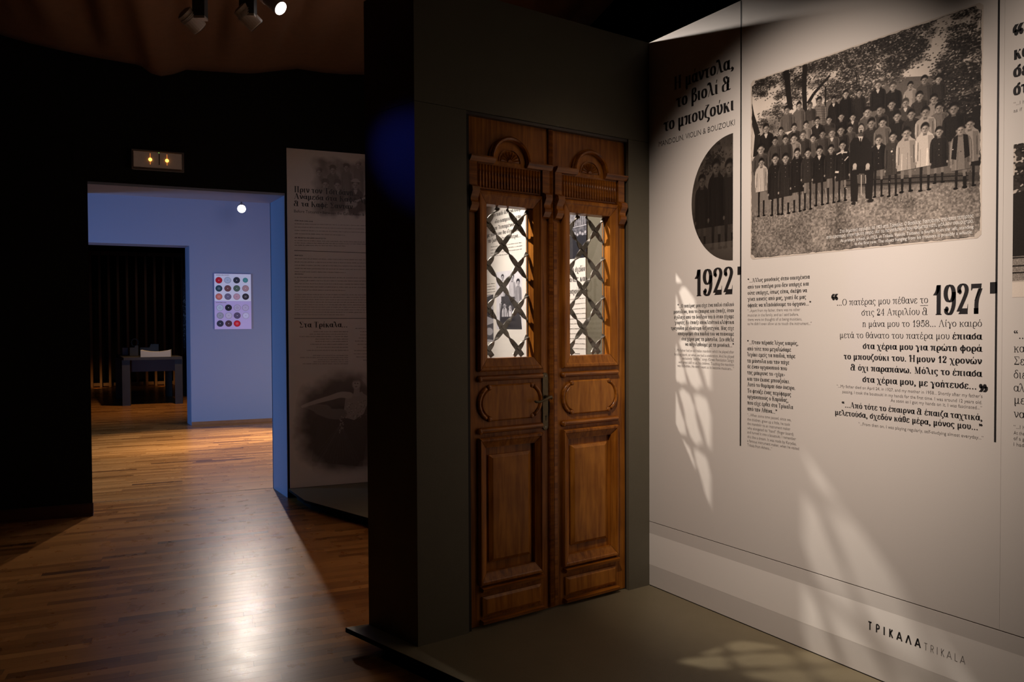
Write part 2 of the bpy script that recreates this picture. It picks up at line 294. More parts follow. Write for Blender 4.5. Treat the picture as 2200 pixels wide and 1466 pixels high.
# ------------------------------------------------------------------ lettering: a high-contrast drawn alphabet
# strokes on a 100-unit x-height: l = straight, c = smooth curve, e = ellipse, b = ball, p = filled shape, t = hairline
GL = {
 'α': (80, 'e34,50,27,49;c66,98 64,50 66,14 76,2 86,8'), 'β': (76, 'l18,-42 18,100;c18,100 24,138 42,146 58,132 54,98 32,80;c32,80 60,72 70,38 52,4 32,0 18,22'),
 'γ': (74, 'c2,84 12,98 24,92 38,52 42,8;t72,98 44,10;c42,8 34,-22 40,-42 48,-22 44,8'), 'δ': (74, 'e36,48,28,48;c62,128 50,144 30,136 26,118 44,94 58,70'),
 'ε': (64, 'c56,80 46,98 26,97 14,76 24,55 40,52;c40,52 14,48 8,24 20,3 44,1 58,22;b52,80,7'), 'ζ': (62, 'l14,136 54,136;c54,136 22,96 10,50 18,14 46,4 58,-12 44,-36;b42,-34,7'),
 'η': (76, 'l18,98 18,0;t2,96 18,96;t4,0 32,0;c18,70 34,98 52,96 60,72 60,40;l60,50 60,0;t48,0 74,0'), 'θ': (72, 'e36,70,26,70;t12,70 60,70'),
 'ι': (42, 'l18,98 18,16;t2,96 18,96;c18,20 22,2 36,4'), 'κ': (80, 'l18,98 18,0;t2,96 18,96;t4,0 32,0;t24,46 66,94;b64,90,7;l38,62 64,4;t52,0 80,0'),
 'λ': (80, 'c4,120 12,142 26,134 38,96 54,26 66,2 80,12;t38,92 6,0'), 'μ': (84, 'l18,98 18,-30;b22,-34,9;c18,24 30,2 46,4 58,26;l60,98 60,16;c60,20 66,2 80,8'),
 'ν': (72, 'l12,96 36,6;t0,97 22,97;c36,4 56,40 64,80 54,98'), 'ξ': (62, 'l14,136 54,136;c54,136 20,120 18,92 44,78;c44,78 10,72 8,26 30,6 54,-8 44,-36'),
 'ο': (74, 'e37,50,29,50'), 'π': (92, 'c2,80 14,98 40,90 90,98;c28,92 28,40 18,2;l64,92 64,14;c64,18 70,0 84,8'), 'ρ': (78, 'e42,50,28,49;c14,56 14,0 18,-28 36,-40;b36,-36,8'),
 'σ': (74, 'e36,48,28,48;c30,94 50,104 58,122;b60,120,7'), 'ς': (66, 'c58,80 46,98 22,94 10,54 24,14 48,4 54,-16 40,-36;b56,80,7'),
 'τ': (66, 'c2,78 14,98 36,90 64,98;l32,92 32,14;c32,20 40,0 56,8'), 'υ': (74, 'c2,90 16,98 18,70 20,26 38,0 58,20 66,60 56,98'),
 'φ': (92, 'e46,50,38,49;l46,126 46,-42'), 'χ': (80, 'c0,84 12,98 24,80 52,-22 64,-42 80,-30;t72,98 4,-42;b14,-34,7;b66,92,7'),
 'ψ': (92, 'c4,98 10,60 24,6 46,0 70,8 84,60 80,98;l46,126 46,-42'), 'ω': (104, 'c28,97 10,76 10,26 28,1 46,14 52,60;c52,60 58,14 76,1 94,26 94,76 76,97'),
 'Α': (104, 't10,0 48,142;l50,142 86,4;t26,48 70,48;t-2,0 24,0;t70,0 104,0'), 'Ε': (92, 'l26,140 26,0;t8,140 80,140;t8,0 84,0;t26,72 62,72;t80,140 80,104;t84,0 84,36;t62,90 62,54'),
 'Η': (114, 'l26,140 26,0;l88,140 88,0;t26,72 88,72;t8,140 44,140;t8,0 44,0;t70,140 106,140;t70,0 106,0'), 'Κ': (106, 'l26,140 26,0;t8,140 44,140;t8,0 44,0;t34,58 84,138;l48,84 88,4;t70,138 100,138;t70,0 106,0'),
 'Λ': (100, 't10,0 46,142;l48,142 84,4;t-2,0 24,0;t68,0 102,0'), 'Μ': (126, 't22,140 22,0;l26,140 62,4;t62,4 96,138;l100,140 100,0;t6,0 38,0;t84,0 118,0;t6,140 28,140;t96,140 118,140'),
 'Ο': (104, 'e52,70,42,70'), 'Π': (112, 'l26,140 26,0;l86,140 86,0;t8,140 104,140;t8,0 44,0;t68,0 104,0'), 'Σ': (92, 't10,140 80,140;l14,136 50,72;t50,72 10,4;t10,4 80,4;t80,140 80,106;t80,4 82,40;p10,2 10,16 82,16 84,2'),
 'Τ': (98, 'l49,140 49,0;t8,140 90,140;t31,0 67,0;t8,140 8,104;t90,140 90,104'), 'Δ': (104, 't8,2 48,142;l50,142 88,4;t6,2 96,2;t6,6 96,6'), 'Β': (92, 'l26,140 26,0;t8,140 50,140;t8,0 50,0;c40,140 70,138 70,104 44,76;c44,76 82,74 82,4 44,0'),
 'Φ': (110, 'e55,70,42,44;l55,140 55,0;t38,0 72,0;t38,140 72,140'),
 '1': (66, 'l40,140 40,0;t20,0 60,0;c38,138 30,110 14,92'), '2': (78, 'c16,100 16,126 38,140 60,126 58,92 12,12;b20,104,9;p10,0 34,26 66,26 70,46 72,46 70,0'),
 '9': (80, 'e40,98,28,42;c68,104 66,40 44,0 20,6 16,26;b22,24,10'), '7': (76, 'p6,138 6,108 10,108 16,118 68,118 72,138;t68,124 30,60;c64,116 42,60 40,0;l38,26 38,0'),
 '5': (76, 'p18,138 18,116 62,116 66,138;t18,130 16,72;c16,72 44,98 68,66 60,14 32,0 12,16 14,34;b18,30,8'), '8': (78, 'e39,104,24,36;e39,35,30,35'), '4': (78, 'l52,140 52,0;t52,140 6,40;t6,40 74,40;t36,0 68,0'),
 '0': (78, 'e39,70,30,70'), '3': (76, 'c14,112 24,138 54,136 58,104 34,76;c34,76 68,70 66,8 34,0 10,10 12,30;b18,110,8;b18,32,8'), '6': (80, 'e42,42,28,42;c14,40 16,110 44,140 62,126 62,112'),
 '&': (104, 'c58,120 50,142 26,140 22,112 40,80 30,72;c34,74 8,60 10,8 40,0 66,14 72,66;l72,128 72,74;c72,100 64,60 66,20 78,0 94,10;t50,74 84,74'),
 '.': (34, 'b16,8,10'), ',': (34, 'b16,8,10;c24,8 24,-10 10,-26'), '…': (102, 'b16,8,10;b50,8,10;b84,8,10'),
 '“': (66, 'b18,104,12;c8,106 8,126 22,142;b48,104,12;c38,106 38,126 52,142'), '”': (66, 'b18,128,12;c28,126 28,106 14,92;b48,128,12;c58,126 58,106 44,92'), '«': (60, 't26,80 6,50;t6,50 26,20;t50,80 30,50;t30,50 50,20'), '»': (60, 't8,80 28,50;t28,50 8,20;t32,80 52,50;t52,50 32,20'),
 '?': (60, 'c12,110 30,140 52,120 34,76 32,40;b32,8,10'), '•': (50, 'b25,50,14'),
}
for _c, _w, _o in (('T', 84, 's10,136 74,136;s42,136 42,0'), ('P', 84, 's22,0 22,136;v22,136 50,136 70,118 70,84 50,66 22,66'), ('R', 86, 's22,0 22,136;v22,136 50,136 70,118 70,84 50,66 22,66;s46,66 74,0'), ('I', 40, 's20,0 20,140'), ('K', 84, 's22,0 22,140;s70,138 24,62;s34,74 74,0'), ('A', 100, 's6,0 50,140;s50,140 94,0;s24,44 76,44'), ('Λ', 100, 's6,0 50,140;s50,140 94,0'), ('L', 74, 's20,140 20,4;s20,4 66,4')): GL['~' + _c] = (_w, _o)
ACC = {'ά': 'α', 'έ': 'ε', 'ή': 'η', 'ί': 'ι', 'ό': 'ο', 'ύ': 'υ', 'ώ': 'ω', 'Ά': 'Α', 'Ό': 'Ο', 'Ή': 'Η', 'Έ': 'Ε'}
LAT = {'A': 'Α', 'E': 'Ε', 'H': 'Η'}
def catmull(P, k):
    P = [np.array(p, float) for p in P]; Q = [2 * P[0] - P[1]] + P + [2 * P[-1] - P[-2]]; out = []
    for i in range(1, len(Q) - 2):
        for j in range(k):
            t = j / k; a, b, c, d = Q[i - 1], Q[i], Q[i + 1], Q[i + 2]
            out.append(0.5 * ((2 * b) + (c - a) * t + (2 * a - 5 * b + 4 * c - d) * t * t + (3 * b - a - 3 * c + d) * t ** 3))
    out.append(Q[-2]); return out
def glyph(ch, A, Bn, q):
    """flat polygons of one glyph: A = half stem, Bn = half hairline (units of x-height/100)"""
    acc = ch in ACC; base = ACC.get(ch, ch); V, Fc = [], []
    if base not in GL: return 46, V, Fc
    wd, ops = GL[base]
    def ribbon(P, a, b, closed=False):
        n = len(P); n0 = len(V)
        for i, p in enumerate(P):
            if closed: d = P[(i + 1) % n] - P[i - 1]
            else: d = P[min(i + 1, n - 1)] - P[max(i - 1, 0)]
            l = math.hypot(d[0], d[1]) or 1; nx, ny = -d[1] / l, d[0] / l; k = math.sqrt(a * a * nx * nx + b * b * ny * ny) or 1
            ox, oy = a * a * nx / k, b * b * ny / k; V.append((p[0] + ox, p[1] + oy)); V.append((p[0] - ox, p[1] - oy))
        for i in range(n if closed else n - 1): j = (i + 1) % n; Fc.append((n0 + 2 * i, n0 + 2 * i + 1, n0 + 2 * j + 1, n0 + 2 * j))
    for op in ops.split(';'):
        k, r = op[0], op[1:]
        if k == 'e':
            cx, cy, rx, ry = map(float, r.split(',')); n = 8 * q; rx = max(rx - (A - 9) * .3, 8)
            ribbon([np.array((cx + rx * math.cos(2 * PI * i / n), cy + (ry - Bn) * math.sin(2 * PI * i / n))) for i in range(n)], A, Bn, True)
        elif k == 'b':
            cx, cy, rr = map(float, r.split(',')); n = 4 + 2 * q; rr *= 0.75 + A / 26; n0 = len(V)
            V += [(cx + rr * math.cos(2 * PI * i / n), cy + rr * math.sin(2 * PI * i / n)) for i in range(n)]; Fc.append(tuple(range(n0, n0 + n)))
        else:
            P = [np.array(tuple(map(float, t.split(',')))) for t in r.split()]
            if k == 'p': n0 = len(V); V += [tuple(p) for p in P]; Fc.append(tuple(range(n0, n0 + len(P))))
            elif k == 's': ribbon(P, A, A)
            elif k == 'v': ribbon(P, A, A)
            elif k == 'l': ribbon(P, A, Bn)
            elif k == 't': ribbon(P, Bn * 1.2, Bn)
            else: ribbon(catmull(P, 2 * q), A * .92, Bn)
    if acc:
        n0 = len(V); cx = wd * .42 if base.islower() else -4; y0 = 112 if base.islower() else 104
        V += [(cx - 2, y0), (cx + 4, y0), (cx + 16, y0 + 34), (cx + 2, y0 + 34)]; Fc.append((n0, n0 + 1, n0 + 2, n0 + 3))
    return wd + (12 if acc and not base.islower() else 0), V, Fc
_gc = {}
def layout(parts, A, Bn, q, track=6):
    """parts: [(text, bold?)...] -> vertices, faces, total width in glyph units"""
    V, Fc, x = [], [], 0.0
    for txt, bold in parts:
        a, b = (A, Bn) if bold else (A * .5, Bn * .85)
        for ch in txt:
            if ch == ' ': x += 44; continue
            key = (ch, a, b, q)
            if key not in _gc: _gc[key] = glyph(ch, a, b, q)
            wd, v, f = _gc[key]; n = len(V); V += [(x + p[0], p[1]) for p in v]; Fc += [tuple(i + n for i in t) for t in f]; x += wd + track + (a - 6) * .6
    return V, Fc, max(x - track, 1)
def sans(txt, weight=0.0, track=1.0):
    cu = bpy.data.curves.new('t', 'FONT'); cu.body = txt; cu.size = 1.0; cu.offset = weight; cu.resolution_u = 2; cu.space_character = track; cu.fill_mode = 'FRONT'
    o = bpy.data.objects.new('t', cu); COL.objects.link(o); dg = bpy.context.evaluated_depsgraph_get(); me = o.evaluated_get(dg).to_mesh()
    V = [(v.co.x * 100, v.co.y * 100) for v in me.vertices]; Fc = [tuple(p.vertices) for p in me.polygons]
    o.evaluated_get(dg).to_mesh_clear(); bpy.data.objects.remove(o); bpy.data.curves.remove(cu)
    xs = [v[0] for v in V] or [0, 1]; return [(v[0] - min(xs), v[1]) for v in V], Fc, max(xs) - min(xs)
def caps(txt, A, track):
    V, Fc, x = [], [], 0.0
    for ch in txt: wd, v, f = glyph('~' + ch, A, A, 1); n = len(V); V += [(x + p[0], p[1]) for p in v]; Fc += [tuple(i + n for i in t) for t in f]; x += wd + track
    return V, Fc, x - track
class Text:
    """collects lines of print lying on one plane; P maps photo pixel to plane coordinates, F maps (a, z, h) to the world"""
    def __init__(s, P, F, h=0.0008): s.P, s.F, s.h, s.mb = P, F, h, MB()
    def put(s, lay, L, R, xh, unit=100.0, slant=0.0):
        (V, Fc, W) = lay; a0, z0 = s.P(*L); a1, z1 = s.P(*R); zm = (z0 + z1) / 2; kx = (a1 - a0) / W
        zr = s.P(R[0], R[1] - xh)[1] - z1; kz = zr / unit
        s.mb.add([s.F(a0 + v[0] * kx, zm + v[1] * kz, s.h) for v in V], Fc)
    def serif(s, txt, L, R, xh, A=12, Bn=2.4, q=1): s.put(layout(txt if isinstance(txt, list) else [(txt, True)], A, Bn, q), L, R, xh)
    def sans(s, txt, L, R, xh, weight=0.0, track=1.0): s.put(sans(txt, weight, track), L, R, xh, unit=54.0)
    def rect(s, L, R):
        a0, z0 = s.P(*L); a1, z1 = s.P(*R); s.mb.add([s.F(a0, z0, s.h), s.F(a1, z0, s.h), s.F(a1, z1, s.h), s.F(a0, z1, s.h)], [(0, 1, 2, 3)])
    def rectw(s, a0, z0, a1, z1): s.mb.add([s.F(a0, z0, s.h), s.F(a1, z0, s.h), s.F(a1, z1, s.h), s.F(a0, z1, s.h)], [(0, 1, 2, 3)])
    def build(s, name, m, parent): return s.mb.build(name, m, parent)

# ------------------------------------------------------------------ painted prints (drawn here with numpy, dot by dot)
rng = np.random.RandomState(11)
def fnoise(w, h, cells, oct=3):
    out = np.zeros((h, w)); amp = 1.0; tot = 0
    for o in range(oct):
        cx = int(cells * 2 ** o) + 2; cy = int(cells * 2 ** o * h / w) + 2; g = rng.rand(cy + 1, cx + 1)
        y = np.linspace(0, cy - 1e-3, h); x = np.linspace(0, cx - 1e-3, w); yi = y.astype(int); xi = x.astype(int); fy = (y - yi)[:, None]; fx = (x - xi)[None, :]
        fy = fy * fy * (3 - 2 * fy); fx = fx * fx * (3 - 2 * fx)
        v = (g[yi][:, xi] * (1 - fy) * (1 - fx) + g[yi][:, xi + 1] * (1 - fy) * fx + g[yi + 1][:, xi] * fy * (1 - fx) + g[yi + 1][:, xi + 1] * fy * fx)
        out += v * amp; tot += amp; amp *= .55
    return out / tot
class Canvas:
    def __init__(s, w, h, bg=0.7): s.w, s.h = w, h; s.a = np.full((h, w), bg, float)      # row 0 = top
    def _m(s, x0, y0, x1, y1):
        X0_, Y0_ = max(int(x0) - 1, 0), max(int(y0) - 1, 0); X1, Y1 = min(int(x1) + 2, s.w), min(int(y1) + 2, s.h)
        if X1 <= X0_ or Y1 <= Y0_: return None
        yy, xx = np.mgrid[Y0_:Y1, X0_:X1]; return (slice(Y0_, Y1), slice(X0_, X1)), xx + .5, yy + .5
    def blend(s, sl, m, tone): s.a[sl] = s.a[sl] * (1 - m) + tone * m
    def ell(s, cx, cy, rx, ry, tone, soft=.12, op=1.0):
        r = s._m(cx - rx * 1.3, cy - ry * 1.3, cx + rx * 1.3, cy + ry * 1.3)
        if r: sl, x, y = r; d = np.sqrt(((x - cx) / rx) ** 2 + ((y - cy) / ry) ** 2); s.blend(sl, np.clip((1 + soft - d) / (2 * soft), 0, 1) * op, tone)
    def poly(s, P, tone, op=1.0, tex=0.0):
        xs = [p[0] for p in P]; ys = [p[1] for p in P]; r = s._m(min(xs), min(ys), max(xs), max(ys))
        if not r: return
        sl, x, y = r; ins = np.zeros(x.shape, bool); n = len(P)
        for i in range(n):
            (xa, ya), (xb, yb) = P[i], P[(i + 1) % n]
            if ya == yb: continue
            c = (y >= min(ya, yb)) & (y < max(ya, yb)); ins ^= c & (x < xa + (y - ya) * (xb - xa) / (yb - ya))
        t = tone + (rng.rand(*x.shape) - .5) * tex if tex else tone
        s.blend(sl, ins * op, t)
    def line(s, P, w, tone, w1=None, op=1.0):
        w1 = w if w1 is None else w1
        for i in range(len(P) - 1):
            f0 = w + (w1 - w) * i / (len(P) - 1); f1 = w + (w1 - w) * (i + 1) / (len(P) - 1); (xa, ya), (xb, yb) = P[i], P[i + 1]; d = math.hypot(xb - xa, yb - ya) or 1; nx, ny = -(yb - ya) / d / 2, (xb - xa) / d / 2
            s.poly([(xa + nx * f0, ya + ny * f0), (xb + nx * f1, yb + ny * f1), (xb - nx * f1, yb - ny * f1), (xa - nx * f0, ya - ny * f0)], tone, op)
    def leaves(s, x0, y0, x1, y1, cover, cells, dark, light=None, fall=0.0):
        """clumps of leaves inside an elliptic area"""
        r = s._m(x0, y0, x1, y1)
        if not r: return
        sl, x, y = r; h, w = x.shape; n = fnoise(w, h, cells, 4); n2 = fnoise(w, h, cells * 5, 2)
        ex = 1 - np.clip(np.sqrt(((x - (x0 + x1) / 2) / ((x1 - x0) / 2)) ** 2 + ((y - (y0 + y1) / 2) / ((y1 - y0) / 2)) ** 2), 0, 1.0)
        n3 = fnoise(w, h, cells * 3, 3); f = (n * .45 + n3 * .55 - .5) * 3.0 + (n2 - .5) * 1.2 + (ex - .5) * 1.1 + (cover - .62) * 1.3; m = np.clip(f * 7, 0, 1); t = dark + (n2 - .4) * .25
        s.blend(sl, m, t)
    def tree(s, x0, y0, x1, y1, n, dark=.10, size=4.5, pale=.25):
        """foliage made of small leaves gathered in clumps"""
        k = max(n // 38, 1)
        for c in range(k):
            u, r = 2 * PI * rng.rand(), math.sqrt(rng.rand()); cx = (x0 + x1) / 2 + (x1 - x0) / 2 * r * math.cos(u); cy = (y0 + y1) / 2 + (y1 - y0) / 2 * r * math.sin(u); sp = (x1 - x0) * .07 + 10
            s.ell(cx, cy, sp * .9, sp * .55, dark, soft=.7, op=.55)
            for j in range(38):
                lx, ly = cx + rng.randn() * sp, cy + rng.randn() * sp * .6; t = dark + rng.rand() * .14 if rng.rand() > pale else .45 + rng.rand() * .3
                s.ell(lx, ly, size * (.5 + rng.rand()), size * (.35 + rng.rand() * .5), t, soft=.3, op=.85)
    def person(s, hx, hy, hr, bot, tone, feet=None, wide=3.6, skin=.55, collar=0, legs=.10, arms=False):
        sh = hr * wide / 2 * .93; top = hy + hr * 1.25; H = bot - top; k = rng.rand() * .16 - .08; skin = min(skin + .03, .9)
        if feet:
            for d in (-1, 1):
                kx = hx + d * sh * .36; ky = bot + (feet - bot) * .38
                s.line([(kx, bot - 3), (kx + d * 1.5, ky)], hr * .62, skin * .72 if rng.rand() > .5 else .12, hr * .52)
                s.line([(kx + d * 1.5, ky), (kx + d * 1, feet)], hr * .54, .09, hr * .40); s.ell(kx + d * hr * .18, feet, hr * .46, hr * .22, .05)
        prof = [(.30, -.12), (.52, -.02), (.82, .05), (.97, .16), (1.03, .34), (1.04, .62), (1.0, .82), (.93, .86), (.90, 1.0)]
        P = [(hx - sh * a, top + min(H, hr * 7) * 0 + H * b) for a, b in prof] + [(hx + sh * (a + k * b), top + H * b) for a, b in reversed(prof)]
        s.poly([(x + 2.5, y + 2) for x, y in P], .05, op=.55); s.poly(P, tone, tex=.10)
        s.poly([(hx + sh * .30, top + H * .05), (hx + sh * .80, top + H * .08), (hx + sh * 1.0, top + H * .3), (hx + sh * .95, bot), (hx + sh * .45, bot)], tone * .6, op=.5)
        for d in (-1, 1):                                      # sleeves stand off the trunk, then the hands
            s.line([(hx + d * sh * .70, top + H * .22), (hx + d * sh * .74, top + H * .80)], hr * .16, tone * .4, op=.75)
            s.line([(hx + d * sh * .92, top + H * .16), (hx + d * sh * .95, top + H * .7)], hr * .14, min(tone * 1.5 + .05, 1), op=.45)
            if feet or arms: s.ell(hx + d * sh * .93, top + H * .86, hr * .20, hr * .30, skin * .85)
        for j in range(3): x = hx + sh * (rng.rand() - .5); s.line([(x, top + H * .45), (x + rng.randn() * 3, bot - 2)], hr * .10, tone * (.5 if rng.rand() < .5 else 1.5) + .01, op=.5)
        s.poly([(hx - hr * .32, hy + hr * .6), (hx - hr * .40, top + hr * .25), (hx + hr * .40, top + hr * .25), (hx + hr * .32, hy + hr * .6)], skin * .6)
        if collar: s.poly([(hx - hr * .5, top + hr * .02), (hx - hr * .12, top + hr * .9), (hx + hr * .12, top + hr * .9), (hx + hr * .5, top + hr * .02), (hx, top - hr * .1)], .72)
        s.ell(hx, hy - hr * .16, hr * .88, hr * 1.06, .09 if rng.rand() > .1 else .22); s.ell(hx, hy + hr * .30, hr * .68, hr * .78, skin, soft=.2)
        s.ell(hx + hr * .38, hy + hr * .25, hr * .34, hr * .72, skin * .55, soft=.6, op=.6); s.ell(hx - hr * .15, hy - hr * .18, hr * .36, hr * .2, min(skin * 1.1, .95), soft=.6, op=.5)
        for d in (-1, 1):
            s.ell(hx + d * hr * .80, hy + hr * .2, hr * .13, hr * .26, skin * .75); s.ell(hx + d * hr * .28, hy + hr * .12, hr * .18, hr * .10, skin * .55, soft=.7); s.ell(hx + d * hr * .28, hy + hr * .14, hr * .08, hr * .07, .08, soft=.4)
        s.ell(hx, hy + hr * .70, hr * .22, hr * .07, skin * .35, soft=.5); s.ell(hx + hr * .06, hy + hr * .42, hr * .12, hr * .14, skin * .6, soft=.6)
    def image(s, name, lo=(0.05, 0.034, 0.024), hi=(0.90, 0.84, 0.78), grain=.05):
        a = np.clip(s.a + (rng.rand(s.h, s.w) - .5) * grain, 0, 1); px = np.ones((s.h, s.w, 4), np.float32)
        for c in range(3): px[..., c] = lo[c] + (hi[c] - lo[c]) * a
        im = bpy.data.images.new(name, s.w, s.h); im.pixels.foreach_set(px[::-1].ravel()); im.update(); im.pack(); return im
def print_mat(name, im, rough=.5):
    m = bpy.data.materials.new(name); m.use_nodes = True; nt = m.node_tree; t = nt.nodes.new('ShaderNodeTexImage'); t.image = im; t.extension = 'EXTEND'
    nt.links.new(t.outputs[0], nt.nodes['Principled BSDF'].inputs['Base Color']); nt.nodes['Principled BSDF'].inputs['Roughness'].default_value = rough; nt.nodes['Principled BSDF'].inputs['Specular IOR Level'].default_value = .25; return m
def print_sheet(name, outline, bbox, im, F, h, parent, rough=.5):
    """flat print: outline [(a, z)], bbox (a0, z0, a1, z1) = extent of the image"""
    org = parent_origin(parent); me = bpy.data.meshes.new(name); me.from_pydata([tuple(Vector(F(a, z, h)) - org) for a, z in outline], [], [tuple(range(len(outline)))])
    uv = me.uv_layers.new(name='uv'); a0, z0, a1, z1 = bbox
    for lp in me.loops: a, z = outline[lp.vertex_index]; uv.data[lp.index].uv = ((a - a0) / (a1 - a0), (z - z0) / (z1 - z0))
    me.materials.append(print_mat(name, im, rough)); o = bpy.data.objects.new(name, me); COL.objects.link(o); o.parent = parent; return o

# ================================================================== THE SETTING
def struct(name, m, lst, F=None, parent=None): return boxes(name, m, lst, F, parent, None if parent else 'structure')
# --- floor: subfloor slab, parquet strips laid one by one
floor = struct('floor', 'subfloor', [((-8, -6, -0.16), (8, 16.5, -0.012))], FB)
pl = []
for r in range(int((14.4 + 4.6) / 0.054)):
    t0 = -4.6 + r * 0.054; s = -4.2 - random.random() * .5
    smax = 4.2 if t0 < 6 else 3.0
    while s < smax:
        ln = random.choice([.35, .42, .5, .5, .6, .7]); c = B(s + ln / 2, t0 + .027); d = c - CAM; z = d @ FW
        score = -1
        if z > .3:
            px = 1100 + FPX * (d @ RT) / z; py = 733 - FPX * (d @ UP) / z
            if -60 < px < 2200 and 700 < py < 1500 and (px < 800 or (px < 1000 and py > 1385 and px < 800 + (py - 1340) * 1.7)) and not (px < 190 and t0 > -0.1): score = ln / z ** 3
        u = random.random(); tone = .5 + (random.random() - .5) * .55 + (-.45 if u < .06 else (.18 if u > .9 else 0))
        pl.append((score, s, t0, ln, min(max(tone, 0), 1))); s += ln
pl.sort(key=lambda q: -q[0])
def plank(mb, s, t, ln, tone):
    g = .00022; mb.box((s + g, t + g, -.012), (s + ln - g, t + .054 - g, 0.0), FB, tone)
for q in pl[:298]:
    mb = MB(); plank(mb, *q[1:]); mb.build('plank', 'parquet', floor)
mb = MB()
for q in pl[298:]: plank(mb, *q[1:])
tag(mb.build('plank_field', 'parquet', floor), kind='stuff')

struct('ceiling', 'black', [((-8, -8, 3.95), (8, 16, 4.1))], FB)
struct('wall_left', 'black', [((-4.4, -7, 0), (-4.2, 0.3, 3.95))], FB)
struct('wall_behind_visitor', 'black', [((-4.4, -7.2, 0), (6, -7.0, 3.95))], FB)
# --- black wall with the wide doorway
DW = 1.44; DH = 2.555
wb = struct('wall_back', 'black', [((-4.4, 0, 0), (-.092, .43, 3.95)), ((-.1, 0, DH), (DW, .43, 3.95)), ((DW, 0, 0), (6, .43, 3.95))], FB)
struct('far_face', 'white', [((-4.4, .43, 0), (-.092, .45, 3.95)), ((-.092, .43, DH), (DW - .09, .45, 3.95)), ((DW - .09, .43, 0), (6, .45, 3.95))], FB, wb)
mb = MB(); q = lambda s, t, z: tuple(B(s, t, z))
mb.hexa([q(DW - .004, .002, 0), q(DW, .002, 0), q(DW, .45, 0), q(DW - .09, .45, 0), q(DW - .004, .002, DH), q(DW, .002, DH), q(DW, .45, DH), q(DW - .09, .45, DH)])
tag(mb.build('door_reveal', 'white', wb), 'blue-lit white door reveal')
mb = MB(); mb.hexa([q(-.095, 0, 0), q(0, 0, 0), q(-.088, .44, 0), q(-.095, .44, 0), q(-.095, 0, DH), q(0, 0, DH), q(-.088, .44, DH), q(-.095, .44, DH)])
mb.build('splayed_jamb', 'black', wb)
mb = MB(); mb.box((-.09, .004, DH - .02), (DW, .45, DH + .01), FB); mb.build('lintel_reveal', 'white', wb)
bb = MB(); prof = [(0, 0), (.028, 0), (.028, .012), (.014, .02), (.012, .085), (.006, .095), (0, .095)]
def skirt(name, m, s0, s1, t, h=1.0):
    mb = MB(); vs = [tuple(B(s, t - o, z * h)) for s in (s0, s1) for o, z in prof]; n = len(prof)
    fs = [(i, (i + 1) % n, n + (i + 1) % n, n + i) for i in range(n)] + [tuple(range(n)), tuple(reversed(range(n, 2 * n)))]; mb.add(vs, fs); return tag(mb.build(name, m), kind='structure')
skirt('baseboard_back', 'skirt', -4.2, .006, 0.0)
struct('threshold_joint', 'dark', [((-.088, .447, 0.0002), (DW - .09, .453, 0.0012))], FB, floor)
# --- the blue-lit room beyond
struct('wall_far_room_left', 'white', [((-4.2, .45, 0), (-4.0, 5.3, 3.95))], FB)
struct('wall_far_room_right', 'white', [((3.4, .45, 0), (3.6, 5.3, 3.95))], FB)
struct('ceiling_far_room', 'white', [((-4.2, .45, 3.6), (3.6, 5.3, 3.7))], FB)
D2 = .55; D2H = 2.63
w2 = struct('wall_far_room', 'white', [((-4.2, 5.3, 0), (-1.8, 5.65, 3.95)), ((-1.8, 5.3, D2H), (D2, 5.65, 3.95)), ((D2, 5.3, 0), (4, 5.65, 3.95))], FB)
mb = MB(); mb.hexa([q(D2 - .004, 5.302, 0), q(D2, 5.302, 0), q(D2, 5.65, 0), q(D2 - .07, 5.65, 0), q(D2 - .004, 5.302, D2H), q(D2, 5.302, D2H), q(D2, 5.65, D2H), q(D2 - .07, 5.65, D2H)])
mb.build('door_reveal', 'white', w2)
skirt('baseboard_far_room', 'skirt_wood', D2, 3.4, 5.3, .55)
# --- the dark third room
struct('wall_room_three_left', 'black', [((-4.2, 5.65, 0), (-4.0, 14.6, 3.95))], FB)
struct('wall_room_three_right', 'black', [((3.4, 5.65, 0), (3.6, 14.6, 3.95))], FB)
struct('wall_room_three_end', 'black', [((-4.2, 14.4, 0), (3.6, 14.6, 3.95))], FB)

# --- text wall (right): board core, printed sheets, skirting sheet
HW = 2.893
wr = struct('wall_right', 'line', [((0.006, -3.6, 0), (0.13, 0.0, HW)), ])
WA = 1.656
struct('printed_sheet', 'wall', [((0, -WA, .4170), (.006, 0, HW))], None, wr)
struct('printed_sheet', 'wall', [((0, -3.6, .4170), (.006, -WA - .0006, HW))], None, wr)
struct('skirting_sheet', 'wall', [((0, -3.6, .083), (.006, 0, .4130))], None, wr)
mb = MB(); mb.add([(-.0003, 0, .19), (-.0003, -3.6, .19), (-.0003, -3.6, .354), (-.0003, 0, .354)], [(0, 1, 2, 3)]); tag(mb.build('white_band', 'band', wr), 'white printed band near the foot of the wall')
struct('wall_right_beyond', 'olive', [((0, 0.0, 0), (0.13, 3.13, HW))])

